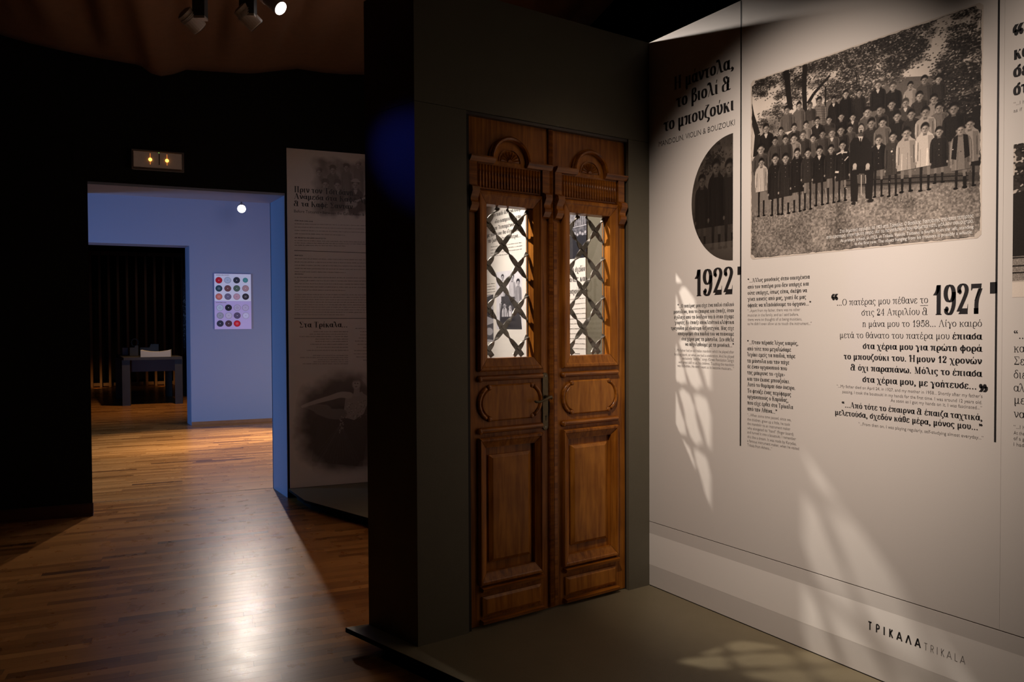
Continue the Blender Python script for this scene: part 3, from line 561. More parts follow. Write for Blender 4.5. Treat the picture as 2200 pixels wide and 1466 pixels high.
# --- exhibition stand wall with the old door: pier, lintel board, narrow return
JS = 2.3803
def pier(name, m, z0, z1, parent=None):
    P = [(-1.334, 0), (-1.085, 0), (-1.085, .10), (-1.20, .34), (-1.418, .335)]; mb = MB()
    mb.prism(P, z0, z1, lambda a, b, h: (a, b, h)); o = mb.build(name, m, parent); return o
wd = tag(pier('wall_stand', 'olive', .08, JS - .001), kind='structure')
pier('upper_pier', 'olive', JS + .001, HW, wd)
struct('side_board', 'olive', [((-.143, 0, .08), (-.001, .10, JS - .001))], None, wd)
struct('top_board', 'olive', [((-1.085, 0, JS + .001), (-.001, .10, HW))], None, wd)
struct('frame_strip', 'dark', [((-1.0845, .012, .08), (-1.0655, .10, JS - .001)), ((-.1435, .02, .08), (-.1305, .10, JS - .015)), ], None, wd)
struct('steel_head_strip', 'steel', [((-1.0845, .006, JS - .014), (-.1435, .09, JS - .0015))], None, wd)

# --- platforms with a thin overhanging deck on a recessed black plinth
def platform(name, P, Q, label):
    o = thing(name, (sum(p[0] for p in P) / len(P), sum(p[1] for p in P) / len(P), 0), label, 'platform')
    I = lambda a, b, h: (a, b, h)
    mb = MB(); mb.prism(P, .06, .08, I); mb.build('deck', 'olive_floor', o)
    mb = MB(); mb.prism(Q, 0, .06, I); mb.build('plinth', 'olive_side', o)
    # strip round the deck, its near-black colour standing in for shade on the side
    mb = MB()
    mb.prism(P, .0585, .0785, lambda a, b, h, c=(sum(p[0] for p in P) / len(P), sum(p[1] for p in P) / len(P)): (c[0] + (a - c[0]) * 1.0012, c[1] + (b - c[1]) * 1.0012, h)); mb.build('edge_shade', 'olive_side', o); return o
P1 = [(-1.517, .363), (-.62, -3.0), (-.002, -3.0), (-.002, .061)]
platform('platform', P1, shrink(P1, .09), 'olive painted platform under the old double door and the text wall')
P2 = [(-.897, 3.36), (-.912, 2.886), (-.44, 1.12), (-.012, 1.12), (-.012, 3.188)]
platform('platform', P2, shrink(P2, .05), 'dark olive platform with slanted corner below the printed sheet on the black wall')

# ================================================================== THE OLD DOUBLE DOOR
def mitre(mb, o, i, ho, hi, F, gap=.0012, h0=0.0):
    """four bevelled mouldings between an outer and an inner rectangle"""
    oc = [(o[0], o[1]), (o[2], o[1]), (o[2], o[3]), (o[0], o[3])]; ic = [(i[0], i[1]), (i[2], i[1]), (i[2], i[3]), (i[0], i[3])]
    for k in range(4):
        l = (k + 1) % 4; a, b, c, d = oc[k], oc[l], ic[l], ic[k]; ux, uy = (b[0] - a[0]), (b[1] - a[1]); L = math.hypot(ux, uy); ux, uy = ux / L * gap, uy / L * gap
        a = (a[0] + ux, a[1] + uy); d = (d[0] + ux, d[1] + uy); b = (b[0] - ux, b[1] - uy); c = (c[0] - ux, c[1] - uy)
        mx = lambda p, r, t: (p[0] * (1 - t) + r[0] * t, p[1] * (1 - t) + r[1] * t)
        rows = [(a, b, h0), (a, b, ho * .7), (mx(a, d, .12), mx(b, c, .12), ho), (mx(a, d, .3), mx(b, c, .3), ho), (mx(a, d, .38), mx(b, c, .38), ho * .82), (mx(a, d, .9), mx(b, c, .9), hi * 1.25), (d, c, hi), (d, c, h0)]
        vs = [F(*p, h) for p0, p1, h in rows for p in (p0, p1)]; n = len(rows); fs = [(2 * j, 2 * j + 1, 2 * ((j + 1) % n) + 1, 2 * ((j + 1) % n)) for j in range(n)]
        fs += [tuple(2 * j for j in range(n)), tuple(2 * j + 1 for j in reversed(range(n)))]; mb.add(vs, fs)
def arc(cx, cz, r, a0, a1, n): return [(cx + r * math.cos(math.radians(a0 + (a1 - a0) * k / n)), cz + r * math.sin(math.radians(a0 + (a1 - a0) * k / n))) for k in range(n + 1)]
def door_leaf(c, label, handle, hinge):
    root = thing('door_leaf', (c, YD + .02, .085), label, 'door', 'old double door of the museum stand')
    F = lambda a, z, h: (c + a, YD - h, z)
    part = lambda name, m, fn, parent=root, **k: (lambda mb: (fn(mb), mb.build(name, m, parent, **k))[1])(MB())
    part('board', 'wood', lambda b: [b.box(p, r, F) for p, r in [((-.2185, .085, -.05), (-.136, 2.366, 0)), ((.136, .085, -.05), (.2435, 2.366, 0)), ((-.136, 1.985, -.05), (.136, 2.366, 0)), ((-.136, .90, -.05), (.136, 1.292, 0)), ((-.136, .085, -.05), (.136, .31, 0)), ((-.136, .31, -.05), (.136, .90, -.012))]]
         + [b.box((s * .136, 1.292, -.05), (s * .127, 1.985, 0), F) for s in (-1, 1)])
    part('window_frame', 'wood', lambda b: mitre(b, (-.175, 1.233, .175, 2.045), (-.127, 1.292, .127, 1.985), .024, .010, F))
    part('lower_frame', 'wood', lambda b: mitre(b, (-.175, .269, .175, .935), (-.135, .322, .135, .888), .024, .006, F, h0=-.012))
    def field(b):
        o, i = (-.115, .363, .115, .852), (-.096, .378, .096, .838)
        vs = [F(*p, h) for h, r in ((-.012, o), (-.004, o), (.006, i)) for p in ((r[0], r[1]), (r[2], r[1]), (r[2], r[3]), (r[0], r[3]))]
        b.add(vs, [(k * 4 + j, k * 4 + (j + 1) % 4, (k + 1) * 4 + (j + 1) % 4, (k + 1) * 4 + j) for k in range(2) for j in range(4)] + [(8, 9, 10, 11), (3, 2, 1, 0)])
    part('raised_panel', 'wood2', field)
    # cartouche with bulging ends
    R = .070; e = math.degrees(math.asin(.066 / R)); cz = 1.089; x0 = .112; ox = R * math.cos(math.radians(e))
    half = [(x0, cz - .082), (x0, cz - .066)] + arc(x0 - ox, cz, R, -e, e, 14)[1:-1] + [(x0, cz + .066), (x0, cz + .082)]
    P = half + [(-a, z) for a, z in reversed(half)]
    part('cartouche_panel', 'wood2', lambda b: b.prism(P, 0, .012, F, inset=.006, hb=.006))
    for s in (-1, 1):
        pth = arc(x0 - ox, cz, R + .010, -58, 58, 14); pth = [(s * a, z) for a, z in pth]
        part('end_moulding', 'wood3', lambda b: b.tube([F(a, z, .006) for a, z in pth], .0095, 8), smooth=True)
        for z in (cz - .072, cz + .072): part('scroll', 'wood3', lambda b: b.tube([F(s * .116, z, 0), F(s * .116, z, .012), F(s * .116, z, .016)], [.012, .012, .006], 10), smooth=True)
    rail = [(-.013, 0), (-.013, .008), (-.008, .017), (0, .021), (.008, .017), (.013, .008), (.013, 0)]
    for z in (1.202, .967):
        rm = part('rail_moulding', 'wood3', lambda b: b.sweep([(-.160, z), (.175, z)], rail, F))
        part('rail_knob', 'wood3', lambda b: b.tube([F(-.166, z - .002, 0), F(-.166, z - .002, .014), F(-.166, z - .002, .020)], [.015, .015, .006], 12), rm, smooth=True)
    led = [(-.012, 0), (-.012, .010), (-.004, .030), (.010, .034), (.012, .024), (.012, 0)]
    for z in (.249, .102): part('ledge_moulding', 'wood3', lambda b: b.sweep([(.172, z), (-.166, z)], [(-o, h) for o, h in led], F))
    def low(b):
        o, i = (-.158, .128, .165, .216), (-.140, .140, .150, .205); vs = [F(*p, h) for h, r in ((0, o), (.010, o), (.018, i)) for p in ((r[0], r[1]), (r[2], r[1]), (r[2], r[3]), (r[0], r[3]))]
        b.add(vs, [(k * 4 + j, k * 4 + (j + 1) % 4, (k + 1) * 4 + (j + 1) % 4, (k + 1) * 4 + j) for k in range(2) for j in range(4)] + [(8, 9, 10, 11), (3, 2, 1, 0)])
    part('kick_panel', 'wood2', low)
    # crown: arch, cornice, shell, reeded frieze, pilasters and corbels
    am = [(0, 0), (0, .014), (.004, .026), (.012, .030), (.017, .024), (.019, .016), (.024, .012), (.024, 0)]
    zc = 2.190
    part('arch_moulding', 'wood3', lambda b: b.sweep([(-.089, zc - .004)] + arc(0, zc, .089, 180, 0, 26) + [(.089, zc - .004)], [(o, h) for o, h in am], F))
    cm = [(0, 0), (0, .020), (.008, .028), (.018, .036), (.024, .036), (.026, .030), (.026, 0)]
    for a, b_ in ((-.217, -.088), (.088, .228)): part('cornice', 'wood3', lambda b: b.sweep([(a, 2.168), (b_, 2.168)], cm, F))
    part('tympanum', 'wood2', lambda b: b.prism([(-.088, 2.165)] + arc(0, zc, .088, 180, 0, 18) + [(.088, 2.165)], 0, .004, F))
    def shell(b):
        n = 9
        for k in range(n):
            t0, t1 = 180 * k / n + 1.6, 180 * (k + 1) / n - 1.6; tm = (t0 + t1) / 2; pt = lambda r, t, h: F(r * math.cos(math.radians(t)), 2.184 + r * .95 * math.sin(math.radians(t)), h)
            b.add([pt(.012, t0, .006), pt(.012, t1, .006), pt(.050, t1, .008), pt(.055, tm, .008), pt(.050, t0, .008), pt(.016, tm, .010), pt(.046, tm, .013)], [(0, 5, 6, 4), (5, 1, 2, 6), (4, 6, 3), (6, 2, 3), (0, 1, 5)])
        b.prism([(.012 * math.cos(PI * j / 8), 2.184 + .012 * math.sin(PI * j / 8)) for j in range(9)], .003, .012, F); b.sweep(arc(0, 2.184, .057, 180, 0, 18), [(0, .003), (0, .010), (.004, .010), (.004, .003)], F)
    part('carved_shell', 'wood3', shell)
    part('frieze_base', 'wood3', lambda b: b.box((-.170, 2.052, 0), (.170, 2.168, .008), F))
    def reeds(b):
        n = 21
        for k in range(n): a = -.161 + .322 * k / (n - 1); b.tube([F(a, 2.058, .008), F(a, 2.160, .008)], .0066, 8)
    part('reeding', 'wood3', reeds, smooth=True)
    for s in (-1, 1):
        a0 = s * .198
        part('pilaster', 'wood3', lambda b: b.box((a0 - .020, 2.05, 0), (a0 + .020, 2.168, .016), F))
        cp = [(2.062, 0), (2.062, .022), (2.052, .040), (2.034, .044), (2.020, .036), (2.006, .026), (1.994, .026), (1.984, .034), (1.972, .034), (1.962, .026), (1.950, .018), (1.944, .006), (1.944, 0)]
        def corbel(b):
            vs = [F(a0 + d * .019, z, h) for d in (-1, 1) for z, h in cp]; n = len(cp); b.add(vs, [(i, (i + 1) % n, n + (i + 1) % n, n + i) for i in range(n)] + [tuple(range(n)), tuple(reversed(range(n, 2 * n)))])
        part('corbel', 'wood3', corbel)
    # glass and iron lattice
    part('glass_pane', 'glass', lambda b: b.box((-.131, 1.288, -.020), (.131, 1.989, -.018), F))
    g = part('iron_grille', 'iron', lambda b: [b.box((s * .127 - .003, 1.292, -.040), (s * .127 + .003, 1.985, -.034), F) for s in (-1, 1)])
    a0, z0, da, dz = -.012, 1.815, .083, .0975; L = math.hypot(da, dz)
    for sgn in (1, -1):
        for kk in range(-12, 13):
            if kk % 2: continue
            # line through nodes: z = z0 + sgn * dz/da * (a - a0) + kk * dz
            pts = []
            for st in range(-96, 97):
                a = a0 + st * da / 20; z = z0 + sgn * dz * st / 20 + kk * dz
                if -.125 <= a <= .125 and 1.294 <= z <= 1.983: pts.append((a, z, st / 20))
            if len(pts) < 4: continue
            mb = MB(); n = len(pts); vs = []; tx, tz = da / L, sgn * dz / L; nx, nz = -tz, tx
            for a, z, u in pts:
                f = u - math.floor(u); f = f * f * (3 - 2 * f); th = PI * (f * f * (3 - 2 * f)) * (1 if int(math.floor(u)) % 2 else -1); wdt = .0105 + .0015 * math.cos(2 * PI * f); ca, sa = math.cos(th), math.sin(th)
                for (pw, ph) in ((-wdt, -.0026), (wdt, -.0026), (wdt, .0026), (-wdt, .0026)):
                    ow, oh = pw * ca - ph * sa, pw * sa + ph * ca; vs.append(F(a + nx * ow, z + nz * ow, -.037 + sgn * .0016 + oh))
            fs = [(i * 4 + k, i * 4 + (k + 1) % 4, i * 4 + 4 + (k + 1) % 4, i * 4 + 4 + k) for i in range(n - 1) for k in range(4)] + [(0, 1, 2, 3), ((n - 1) * 4 + 3, (n - 1) * 4 + 2, (n - 1) * 4 + 1, (n - 1) * 4)]
            mb.add(vs, fs); mb.build('twisted_bar', 'iron', g)
    for z in (.20, 1.165, 2.14):
        hg = part('hinge', 'hinge', lambda b: (b.tube([F((-.2245 if hinge < 0 else .2495), z - .048, .002), F((-.2245 if hinge < 0 else .2495), z + .048, .002)], .0065, 8), [b.tube([F((-.2245 if hinge < 0 else .2495), z + d * .050, .002), F((-.2245 if hinge < 0 else .2495), z + d * .058, .002)], [.0075, .004], 8) for d in (-1, 1)]))
    if handle:
        part('meeting_strip', 'wood3', lambda b: [b.box((.217, .090, 0), (.241, 2.364, .012), F)] + [b.tube([F(x, .094, .012), F(x, 2.36, .012)], .0034, 6) for x in (.222, .229, .236)])
        o = [(.179 + .017 - .017 * math.cos(t), z + sg * .02 * math.sin(t)) for z, sg, t0 in ((.962, -1, 0), ) for t in [PI * k / 8 for k in range(9)]] + [(.196 + .017 * math.cos(PI * k / 8), 1.196 + .02 * math.sin(PI * k / 8)) for k in range(9)]
        hp = part('lock_plate', 'brass', lambda b: b.prism(o, 0, .008, F, inset=.002))
        part('keyhole', 'dark', lambda b: (b.disc((.198, 1.008), .0048, F, .0086, 12), b.box((.1962, .988, 0), (.1998, 1.006, .0086), F)), hp)
        [part('screw', 'hinge', lambda b: b.disc((.196, z), .004, F, .0095, 8), hp) for z in (1.200, .958)]
        S_ = [(x_ - .012, z_, h_) for x_, z_, h_ in [(.226, 1.093, .030), (.222, 1.099, .040), (.212, 1.104, .047), (.198, 1.102, .049), (.180, 1.094, .048), (.160, 1.086, .047), (.142, 1.083, .046), (.128, 1.085, .045), (.120, 1.089, .044)]]
        part('lever_handle', 'brass', lambda b: (b.tube([F(*p) for p in S_], [.005, .0062, .007, .007, .0064, .006, .006, .0066, .004], 8), b.tube([F(.196, 1.100, .006), F(.196, 1.100, .048)], [.010, .007], 10)), smooth=True)
    else:
        part('meeting_strip', 'wood3', lambda b: [b.box((-.2180, .090, 0), (-.200, 1.93, .004), F)])
    return root
door_leaf(-.845, 'left leaf of the varnished pine double door, with brass lever handle and lock plate', True, -1)
door_leaf(-.376, 'right leaf of the varnished pine double door, without a handle, beside the text wall', False, 1)

# ================================================================== LETTERING OF THE TEXT WALL
T = Text(X0, FR)                      # heavy black serif
T.serif('Η μάντολα,', (1448, 193), (1577, 147), 21.5, 14.5, 2.6, 2)
T.serif('το βιολί &', (1454, 231), (1571, 192), 21.5, 14.5, 2.6, 2)
T.serif('το μπουζούκι', (1427, 281), (1578, 238), 21.5, 14.5, 2.6, 2)
def digits(t, txt, L, R, h): t.put(layout([(txt, True)], 14, 2.2, 3, 2), L, R, h, unit=140.0)
digits(T, '1922', (1492, 636), (1577, 632), 59)
digits(T, '1927', (2004, 676), (2112, 674), 66)
for s_, L, R in [('“...Ο πατέρας μου είχε ένα παλιό ιταλικό', (1456, 661.5), (1577, 658)), ('μαντολίνο, που το έπαιρνε και έπαιζε, όταν', (1447.5, 673.8), (1577, 671)),
                 ('σχόλαγε από τη δουλειά του ή όταν είχαμε', (1448.5, 685.4), (1577, 684)), ('γιορτές. Κι έπαιζε αποκλειστικά κλέφτικα', (1450, 697), (1577, 696)),
                 ('τραγούδια με ιδιαίτερη δεξιοτεχνία. Μας είχε', (1442, 709), (1577, 709)), ('απαγορέψει στα παιδιά του να πιάνουμε', (1456.7, 721), (1577, 721)),
                 ('στα χέρια μας τη μάντολα. Δεν ήθελε', (1464.5, 732.7), (1577, 733)), ('να ασχοληθούμε με τη μουσική...”', (1472, 744), (1577, 745.4))]:
    T.serif(s_, L, R, 6.2, 12, 3.2)
for s_, L, R in [('“...Άλλος μουσικός στην οικογένεια', (1606.6, 607.3), (1739.6, 598.7)), ('από τον πατέρα μου δεν υπήρχε και', (1606.6, 620.8), (1738.4, 613.6)), ('ούτε υπήρχε, όπως είπα, σκέψη να', (1606.6, 633.6), (1733.9, 628.2)),
                 ('γίνει κανείς από μας, γιατί δε μας', (1606.6, 646.5), (1731.9, 642.5)), ('άφησε να πλησιάσουμε το όργανο...”', (1606.6, 659.4), (1742.7, 656.9)),
                 ('“...Όταν πέρασε λίγος καιρός,', (1605.8, 739), (1715, 742.5)), ('από τότε που μεγαλώσαμε', (1605.8, 752.6), (1699.8, 756.3)), ('λιγάκι εμείς τα παιδιά, πήρε', (1605.8, 765.5), (1709, 769.8)),
                 ('τη μάντολα και την πήγε', (1605.8, 778.7), (1696, 783.5)), ('σε έναν οργανοποιό που', (1605.8, 791.6), (1690.9, 795.9)), ('της μάκρυνε το «χέρι»', (1605.8, 804.4), (1686.9, 809.3)), ('και την έκανε μπουζούκι.', (1605.8, 818), (1697.5, 823.7)),
                 ('Αυτό το θυμάμαι σαν όνειρο.', (1605.8, 830), (1709, 838)), ('Το φτιάξε ένας περίφημος', (1605.8, 843.7), (1699.8, 851.7)), ('οργανοποιός ο Καρύδας,', (1605.8, 856), (1693.7, 864.3)), ('που είχε έρθει στα Τρίκαλα', (1605.8, 869.5), (1704, 878.7)), ('από την Αθήνα...”', (1605.8, 882.4), (1669.7, 889))]:
    T.serif(s_, L, R, 6.5, 12, 3.2)
N = False
T.put(layout([('“', True)], 13, 2.4, 2), (1787, 669), (1802.4, 668), 13, 50)
for s_, L, R in [([('...Ο πατέρας μου πέθανε το', N)], (1798, 656), (1994, 652)), ([('στις 24 Απριλίου &', N)], (1851, 678), (1994, 677)), ([('η μάνα μου το 1958... Λίγο καιρό', N)], (1853, 702), (2110, 702.5)),
                 ([('μετά το θάνατο του πατέρα μου ', N), ('έπιασα', True)], (1804, 726.4), (2110, 729.5)), ('στα χέρια μου για πρώτη φορά', (1854, 749.7), (2110, 756)), ('το μπουζούκι του. Ήμουν 12 χρονών', (1813.5, 771.8), (2110, 783)),
                 ('& όχι παραπάνω. Μόλις το έπιασα', (1828, 795.6), (2110, 810)), ('στα χέρια μου, με γοήτευσε...', (1853.4, 821.5), (2099, 836.5))]:
    T.serif(s_, L, R, 10.8, 13, 2.6, 2)
T.put(layout([('”', True)], 13, 2.4, 2), (2102, 873), (2122, 874), 17, 50)
for s_, L, R in [('“...Από τότε το έπαιρνα & έπαιζα ταχτικά,', (1809, 875.4), (2111, 903.4)), ('μελετούσα, σχεδόν κάθε μέρα, μόνος μου...”', (1794, 892), (2111, 924.6))]: T.serif(s_, L, R, 10, 12.5, 2.8, 2)
T.rect((1977, 657.2), (1994, 656.0)); T.rect((2004, 680), (2110, 678.6))
T.rect((1584.6, 591), (1592.4, 572.5)); T.rect((2127, 631), (2142, 606))
a0, _ = X0(1590.5, 400); a1, _ = X0(1593.3, 400); T.rectw(a0, .889, a1, HW - .002)
a0, _ = X0(2140.6, 400); a1, _ = X0(2145.2, 400); T.rectw(a0, 1.043, a1, HW - .002)
# the sheet that leaves the frame on the right
T.put(layout([('“', True)], 13, 2.4, 2), (2177, 117), (2202, 114), 23, 50)
for s_, L, R, xh in [('κα', (2178.6, 127), (2214, 121), 21), ('σε', (2178, 165), (2212, 161), 21), ('στ', (2178, 204), (2210, 201), 21)]: T.serif(s_, L, R, xh, 17, 2.4, 2)
for s_, L, R in [('“..', (2178, 728), (2200, 728)), ('κα', (2178, 756.4), (2202, 757.5)), ('Σε', (2178, 783.7), (2201, 784.5)), ('διε', (2178, 812.5), (2205, 814)), ('αλ', (2178, 841), (2202, 842.5)), ('με', (2178, 867), (2203, 869)), ('να', (2178, 897), (2202, 899))]: T.serif([(s_, N)], L, R, 12.5, 12, 2.8, 2)
T.serif([('ΤΡΙΚΑΛΑ', True)], (1864.5, 1352), (1978, 1393.5), 0.1) if 0 else None
tag(T.build('serif_lettering', 'ink', wr), 'heavy black Greek lettering, the years 1922 and 1927 and two vertical rules', kind='stuff')
T = Text(X0, FR)
T.sans('MANDOLIN, VIOLIN & BOUZOUKI', (1415.7, 314.7), (1578.8, 270), 10, -.008)
T.put(caps('TPIKAΛA', 12, 62), (1864.5, 1352), (1978, 1393.5), 18.5, 140); tag(T.build('sans_lettering', 'ink', wr), 'black sans serif lettering', kind='stuff')
T = Text(X0, FR)
for s_, L, R in [('“...My father had an old Italian mandolin which he played after', (1449.6, 756), (1577, 758.7)), ('finishing work, or when we had a celebration. And he played', (1449, 765.5), (1577, 768)), ('exclusively “kleftika” songs (Greek Revolution Songs)', (1466, 773.6), (1577, 777)),
                 ('with great skill to us, his children. Touching the mandolin', (1457.8, 781.8), (1577, 786)), ('was forbidden. He didn’t want us to become musicians...”', (1455.7, 789), (1577, 795))]: T.sans(s_, L, R, 5, -.006)
for s_, L, R in [('“...Apart from my father, there was no other', (1606.6, 669.8), (1719, 668.9)), ('musician in the family, and as I said before,', (1606.6, 679.8), (1716, 679)), ('there were no thoughts of us being musicians,', (1606.6, 689), (1723, 689)), ('as he didn’t even allow us to touch the instrument...”', (1606.6, 698), (1744, 698.7)),
                 ('“...When some time passed, since we,', (1605.8, 894), (1699.8, 905.3)), ('the children, grew up a little, he took', (1605.8, 904), (1697.5, 914.8)), ('the mandolin to an instrument maker', (1605.8, 914), (1698, 924)), ('who elongated its “hand” (finger board)', (1605.8, 922.5), (1705, 936)),
                 ('and turned it into a bouzouki. I remember', (1605.8, 932), (1710, 945.4)), ('this like a dream. It was made by Karydas,', (1605.8, 941), (1711, 957)), ('a famous instrument maker, when he visited', (1605.8, 950), (1716.7, 967)), ('Trikala from Athens...”', (1605.8, 959.8), (1658.8, 967))]: T.sans(s_, L, R, 5, -.006)
for s_, L, R in [('“...My father died on April 24, in 1927, and my mother in 1958... Shortly after my father’s', (1798, 832.7), (2110.8, 854.7)), ('passing, I took the bouzouki in my hands for the first time. I was around 12 years old.', (1810, 844.8), (2110, 868)),
                 ('As soon as I got my hands on it, I was fascinated...”', (1913.8, 863), (2110, 880.6)), ('“...From then on, I was playing regularly, self-studying almost everyday...”', (1844.6, 914), (2112.6, 944))]: T.sans(s_, L, R, 5.8, -.006)
T.put(caps('TRIKALA', 5.5, 40), (1984.6, 1396), (2074, 1429), 16.5, 140)
for s_, L, R in [('“...I h', (2178, 226), (2202, 223)), ('as if', (2178, 241), (2196, 239)), ('“...I h', (2178, 920), (2202, 923)), ('At the', (2178, 933), (2201, 936)), ('of a g', (2178, 945), (2201, 948)), ('I had', (2178, 957.7), (2200, 961))]: T.sans(s_, L, R, 6, -.006)
tag(T.build('small_lettering', 'ink2', wr), 'small thin grey English lettering', kind='stuff')

# ================================================================== THE SCHOOL PHOTOGRAPH
A0, Z0, A1, Z1 = .6402, 1.7277, 1.5914, 2.5177
CW, CH = 1240, 1030
def to_canvas(px, py): a, z = X0(px, py); return (a - A0) / (A1 - A0) * CW, (Z1 - z) / (Z1 - Z0) * CH
c4 = lambda x, y: to_canvas(1600 + x / 4.311, 160 + y / 4.311)
c5 = lambda x, y: to_canvas(1860 + x / 3.333, 20 + y / 3.333)
c3 = lambda x, y: to_canvas(1590 + x / 2.528, y / 2.528)
cv = Canvas(CW, CH, .76)
cv.a += (fnoise(CW, CH, 5, 3) - .5) * .16
# distant hedge and lit meadow
cv.poly([c3(60, 880), c3(300, 700), c3(460, 560), c3(620, 470), c3(860, 420), c3(1320, 400), c3(1320, 1100), c3(60, 1200)], .36, tex=.12)
cv.poly([c3(560, 460), c3(640, 440), c3(700, 560), c3(560, 600)], .34, tex=.1); cv.ell(*c3(170, 690), 75, 60, .42, soft=.4)
cv.poly([c3(1090, 540), c3(1320, 490), c3(1320, 900), c3(1180, 900)], .12, tex=.08)
cv.poly([c3(1160, 510), c3(1250, 480), c3(1270, 505), c3(1170, 530)], .62, tex=.05)
def grove(lst):
    for (x0, y0, x1, y1, n, pale) in lst: p, r = c3(x0, y0), c3(x1, y1); cv.tree(p[0], min(p[1], r[1]), r[0], max(p[1], r[1]), n, pale=pale)
grove([(70, 620, 250, 820, 500, .3), (1060, 380, 1340, 620, 1500, .15), (520, 420, 760, 560, 900, .4), (190, 480, 340, 660, 700, .3)])
grove([(30, 400, 190, 500, 1300, .12), (230, 330, 520, 430, 1100, .2), (430, 300, 620, 520, 1900, .25), (560, 250, 760, 420, 1500, .3), (740, 130, 1040, 330, 2600, .08), (700, 200, 960, 390, 1300, .25), (1120, 60, 1330, 260, 1100, .35), (1080, 250, 1340, 460, 2400, .12)])
for P, wd, w1 in [([(380, -40), (396, 60), (404, 160), (425, 330)], 84, 70), ([(560, -90), (552, 60), (552, 150), (560, 380)], 66, 62), ([(586, 270), (640, 180), (700, 110), (790, 10)], 48, 26), ([(450, 70), (480, 30), (540, 0)], 30, 14), ([(45, 200), (70, 380), (120, 560), (110, 760)], 40, 110), ([(750, 110), (748, 340)], 22, 14), ([(1040, -20), (1035, 130)], 16, 10), ([(1020, -30), (1045, 60)], 8, 6)]:
    cv.line([c4(*p) for p in P], wd / 4.311 * 1.9, .12, w1 / 4.311 * 1.9)
# ground
G = [c3(50, 870), c3(150, 1060), c3(700, 1050), c3(1320, 930), c3(1320, 1380), c3(50, 1420)]
n1 = fnoise(CW, CH, 150, 3); cv.poly(G, .44); yy = np.arange(CH)[:, None]; gy = np.clip((yy - c3(700, 1000)[1]) / 90, 0, 1)
cv.a = np.where(gy > 0, cv.a + gy * (n1 - .5) * .5 + gy * (fnoise(CW, CH, 9, 3) - .45) * .30, cv.a)
cv.poly([c3(560, 965), c3(1300, 935), c3(1300, 985), c3(560, 1020)], .22, op=.8, tex=.2)
for y in (975, 1000): cv.line([c3(560, y + 8), c3(1240, y - 22)], 5, .10)
for x in range(150, 600, 9):
    if random.random() < .8: cv.line([c4(x * 1.7 + random.random() * 8, 1050 + random.random() * 90), c4(x * 1.7 + 14, 1060 + random.random() * 100)], 3, random.choice([.12, .6, .7]), op=.7)
SX = CW / (A1 - A0)
def rad(f, x, r): return abs(f(x + r, 500)[0] - f(x - r, 500)[0]) / 2
K4 = [(1060, 170, 25, 470, .14), (935, 180, 25, 470, .10), (825, 235, 22, 500, .12, 1), (690, 245, 26, 480, .45), (605, 290, 22, 430, .22), (503, 290, 24, 540, .34), (390, 330, 25, 530, .33), (198, 500, 28, 720, .12, 1), (1127, 345, 27, 600, .5), (1000, 395, 24, 560, .2, 1), (893, 390, 25, 560, .12), (780, 420, 24, 560, .2), (672, 430, 24, 600, .14, 1),
      (568, 465, 22, 640, .45), (458, 490, 23, 620, .2), (335, 525, 22, 660, .28), (1175, 450, 26, 700, .33), (975, 500, 25, 700, .28), (890, 515, 30, 720, .18), (808, 540, 28, 720, .3, 1), (720, 550, 25, 760, .24), (632, 590, 24, 760, .3), (540, 560, 27, 760, .2), (455, 590, 27, 800, .5), (377, 600, 25, 820, .2), (280, 615, 24, 850, .24), (150, 690, 30, 920, .28)]
K5 = [(88, 540, 22, 720, .11, 1), (195, 550, 24, 720, .11), (320, 545, 20, 720, .58), (420, 505, 24, 680, .28), (520, 500, 22, 650, .18), (385, 620, 25, 760, .2), (488, 640, 26, 780, .52), (185, 680, 25, 860, .14), (285, 670, 24, 840, .24, 1), (100, 720, 26, 900, .2), (12, 735, 26, 900, .3), (225, 765, 26, 960, .12), (325, 750, 26, 930, .17), (525, 705, 28, 850, .38), (630, 710, 33, 940, .11), (428, 735, 30, 930, .58), (40, 815, 26, 980, .18), (120, 810, 25, 1000, .38)]
F4 = [(155, 815, 25, 1085, .70, 1310, 0), (283, 780, 30, 1150, .12, 1300, 0), (378, 775, 30, 1130, .14, 1290, 0), (486, 725, 28, 1090, .11, 1270, 0), (585, 725, 28, 1000, .17, 1250, 0), (692, 705, 30, 1000, .12, 1210, 1), (800, 690, 28, 960, .15, 1190, 0), (905, 655, 30, 980, .13, 1170, 1)]
F5 = [(92, 935, 26, 1150, .12, 1340, 1), (195, 910, 26, 1185, .22, 1335, 0), (292, 885, 32, 1150, .62, 1305, 0), (425, 850, 30, 1125, .72, 1295, 0), (525, 875, 28, 1130, .13, 1240, 0), (745, 820, 32, 1095, .55, 1265, 0), (680, 860, 32, 1150, .46, 1280, 0)]
for f, Ks in ((c4, K4), (c5, K5)):
    for k in Ks:
        x, y, r, b, t = k[:5]; hx, hy = f(x, y); cv.person(hx, hy, rad(f, x, r) * 1.24, f(x, b)[1], t, wide=4.3, skin=.50 + .14 * random.random(), collar=len(k) > 5)
for (x, y) in [(640 + i * 18, 300 + j * 22) for i in range(7) for j in range(9)]: p = c4(x, y); cv.line([(p[0] - 9, p[1]), (p[0] + 9, p[1])], 2, .18, op=.5)
for i in range(7): cv.line([c4(636 + i * 18, 300), c4(636 + i * 18, 470)], 2, .18, op=.5)
for f, Ks in ((c4, F4), (c5, F5)):
    for x, y, r, b, t, ft, col in Ks:
        hx, hy = f(x, y); cv.person(hx, hy, rad(f, x, r) * 1.18, f(x, b)[1], t, f(x, ft)[1], wide=4.2, skin=.60, collar=col)
        if ft and t < .25 and b > 950:                         # buttons and belts
            for k in range(3): p = f(x, y + 90 + k * 40); cv.ell(p[0], p[1], 2.2, 2.2, .45)
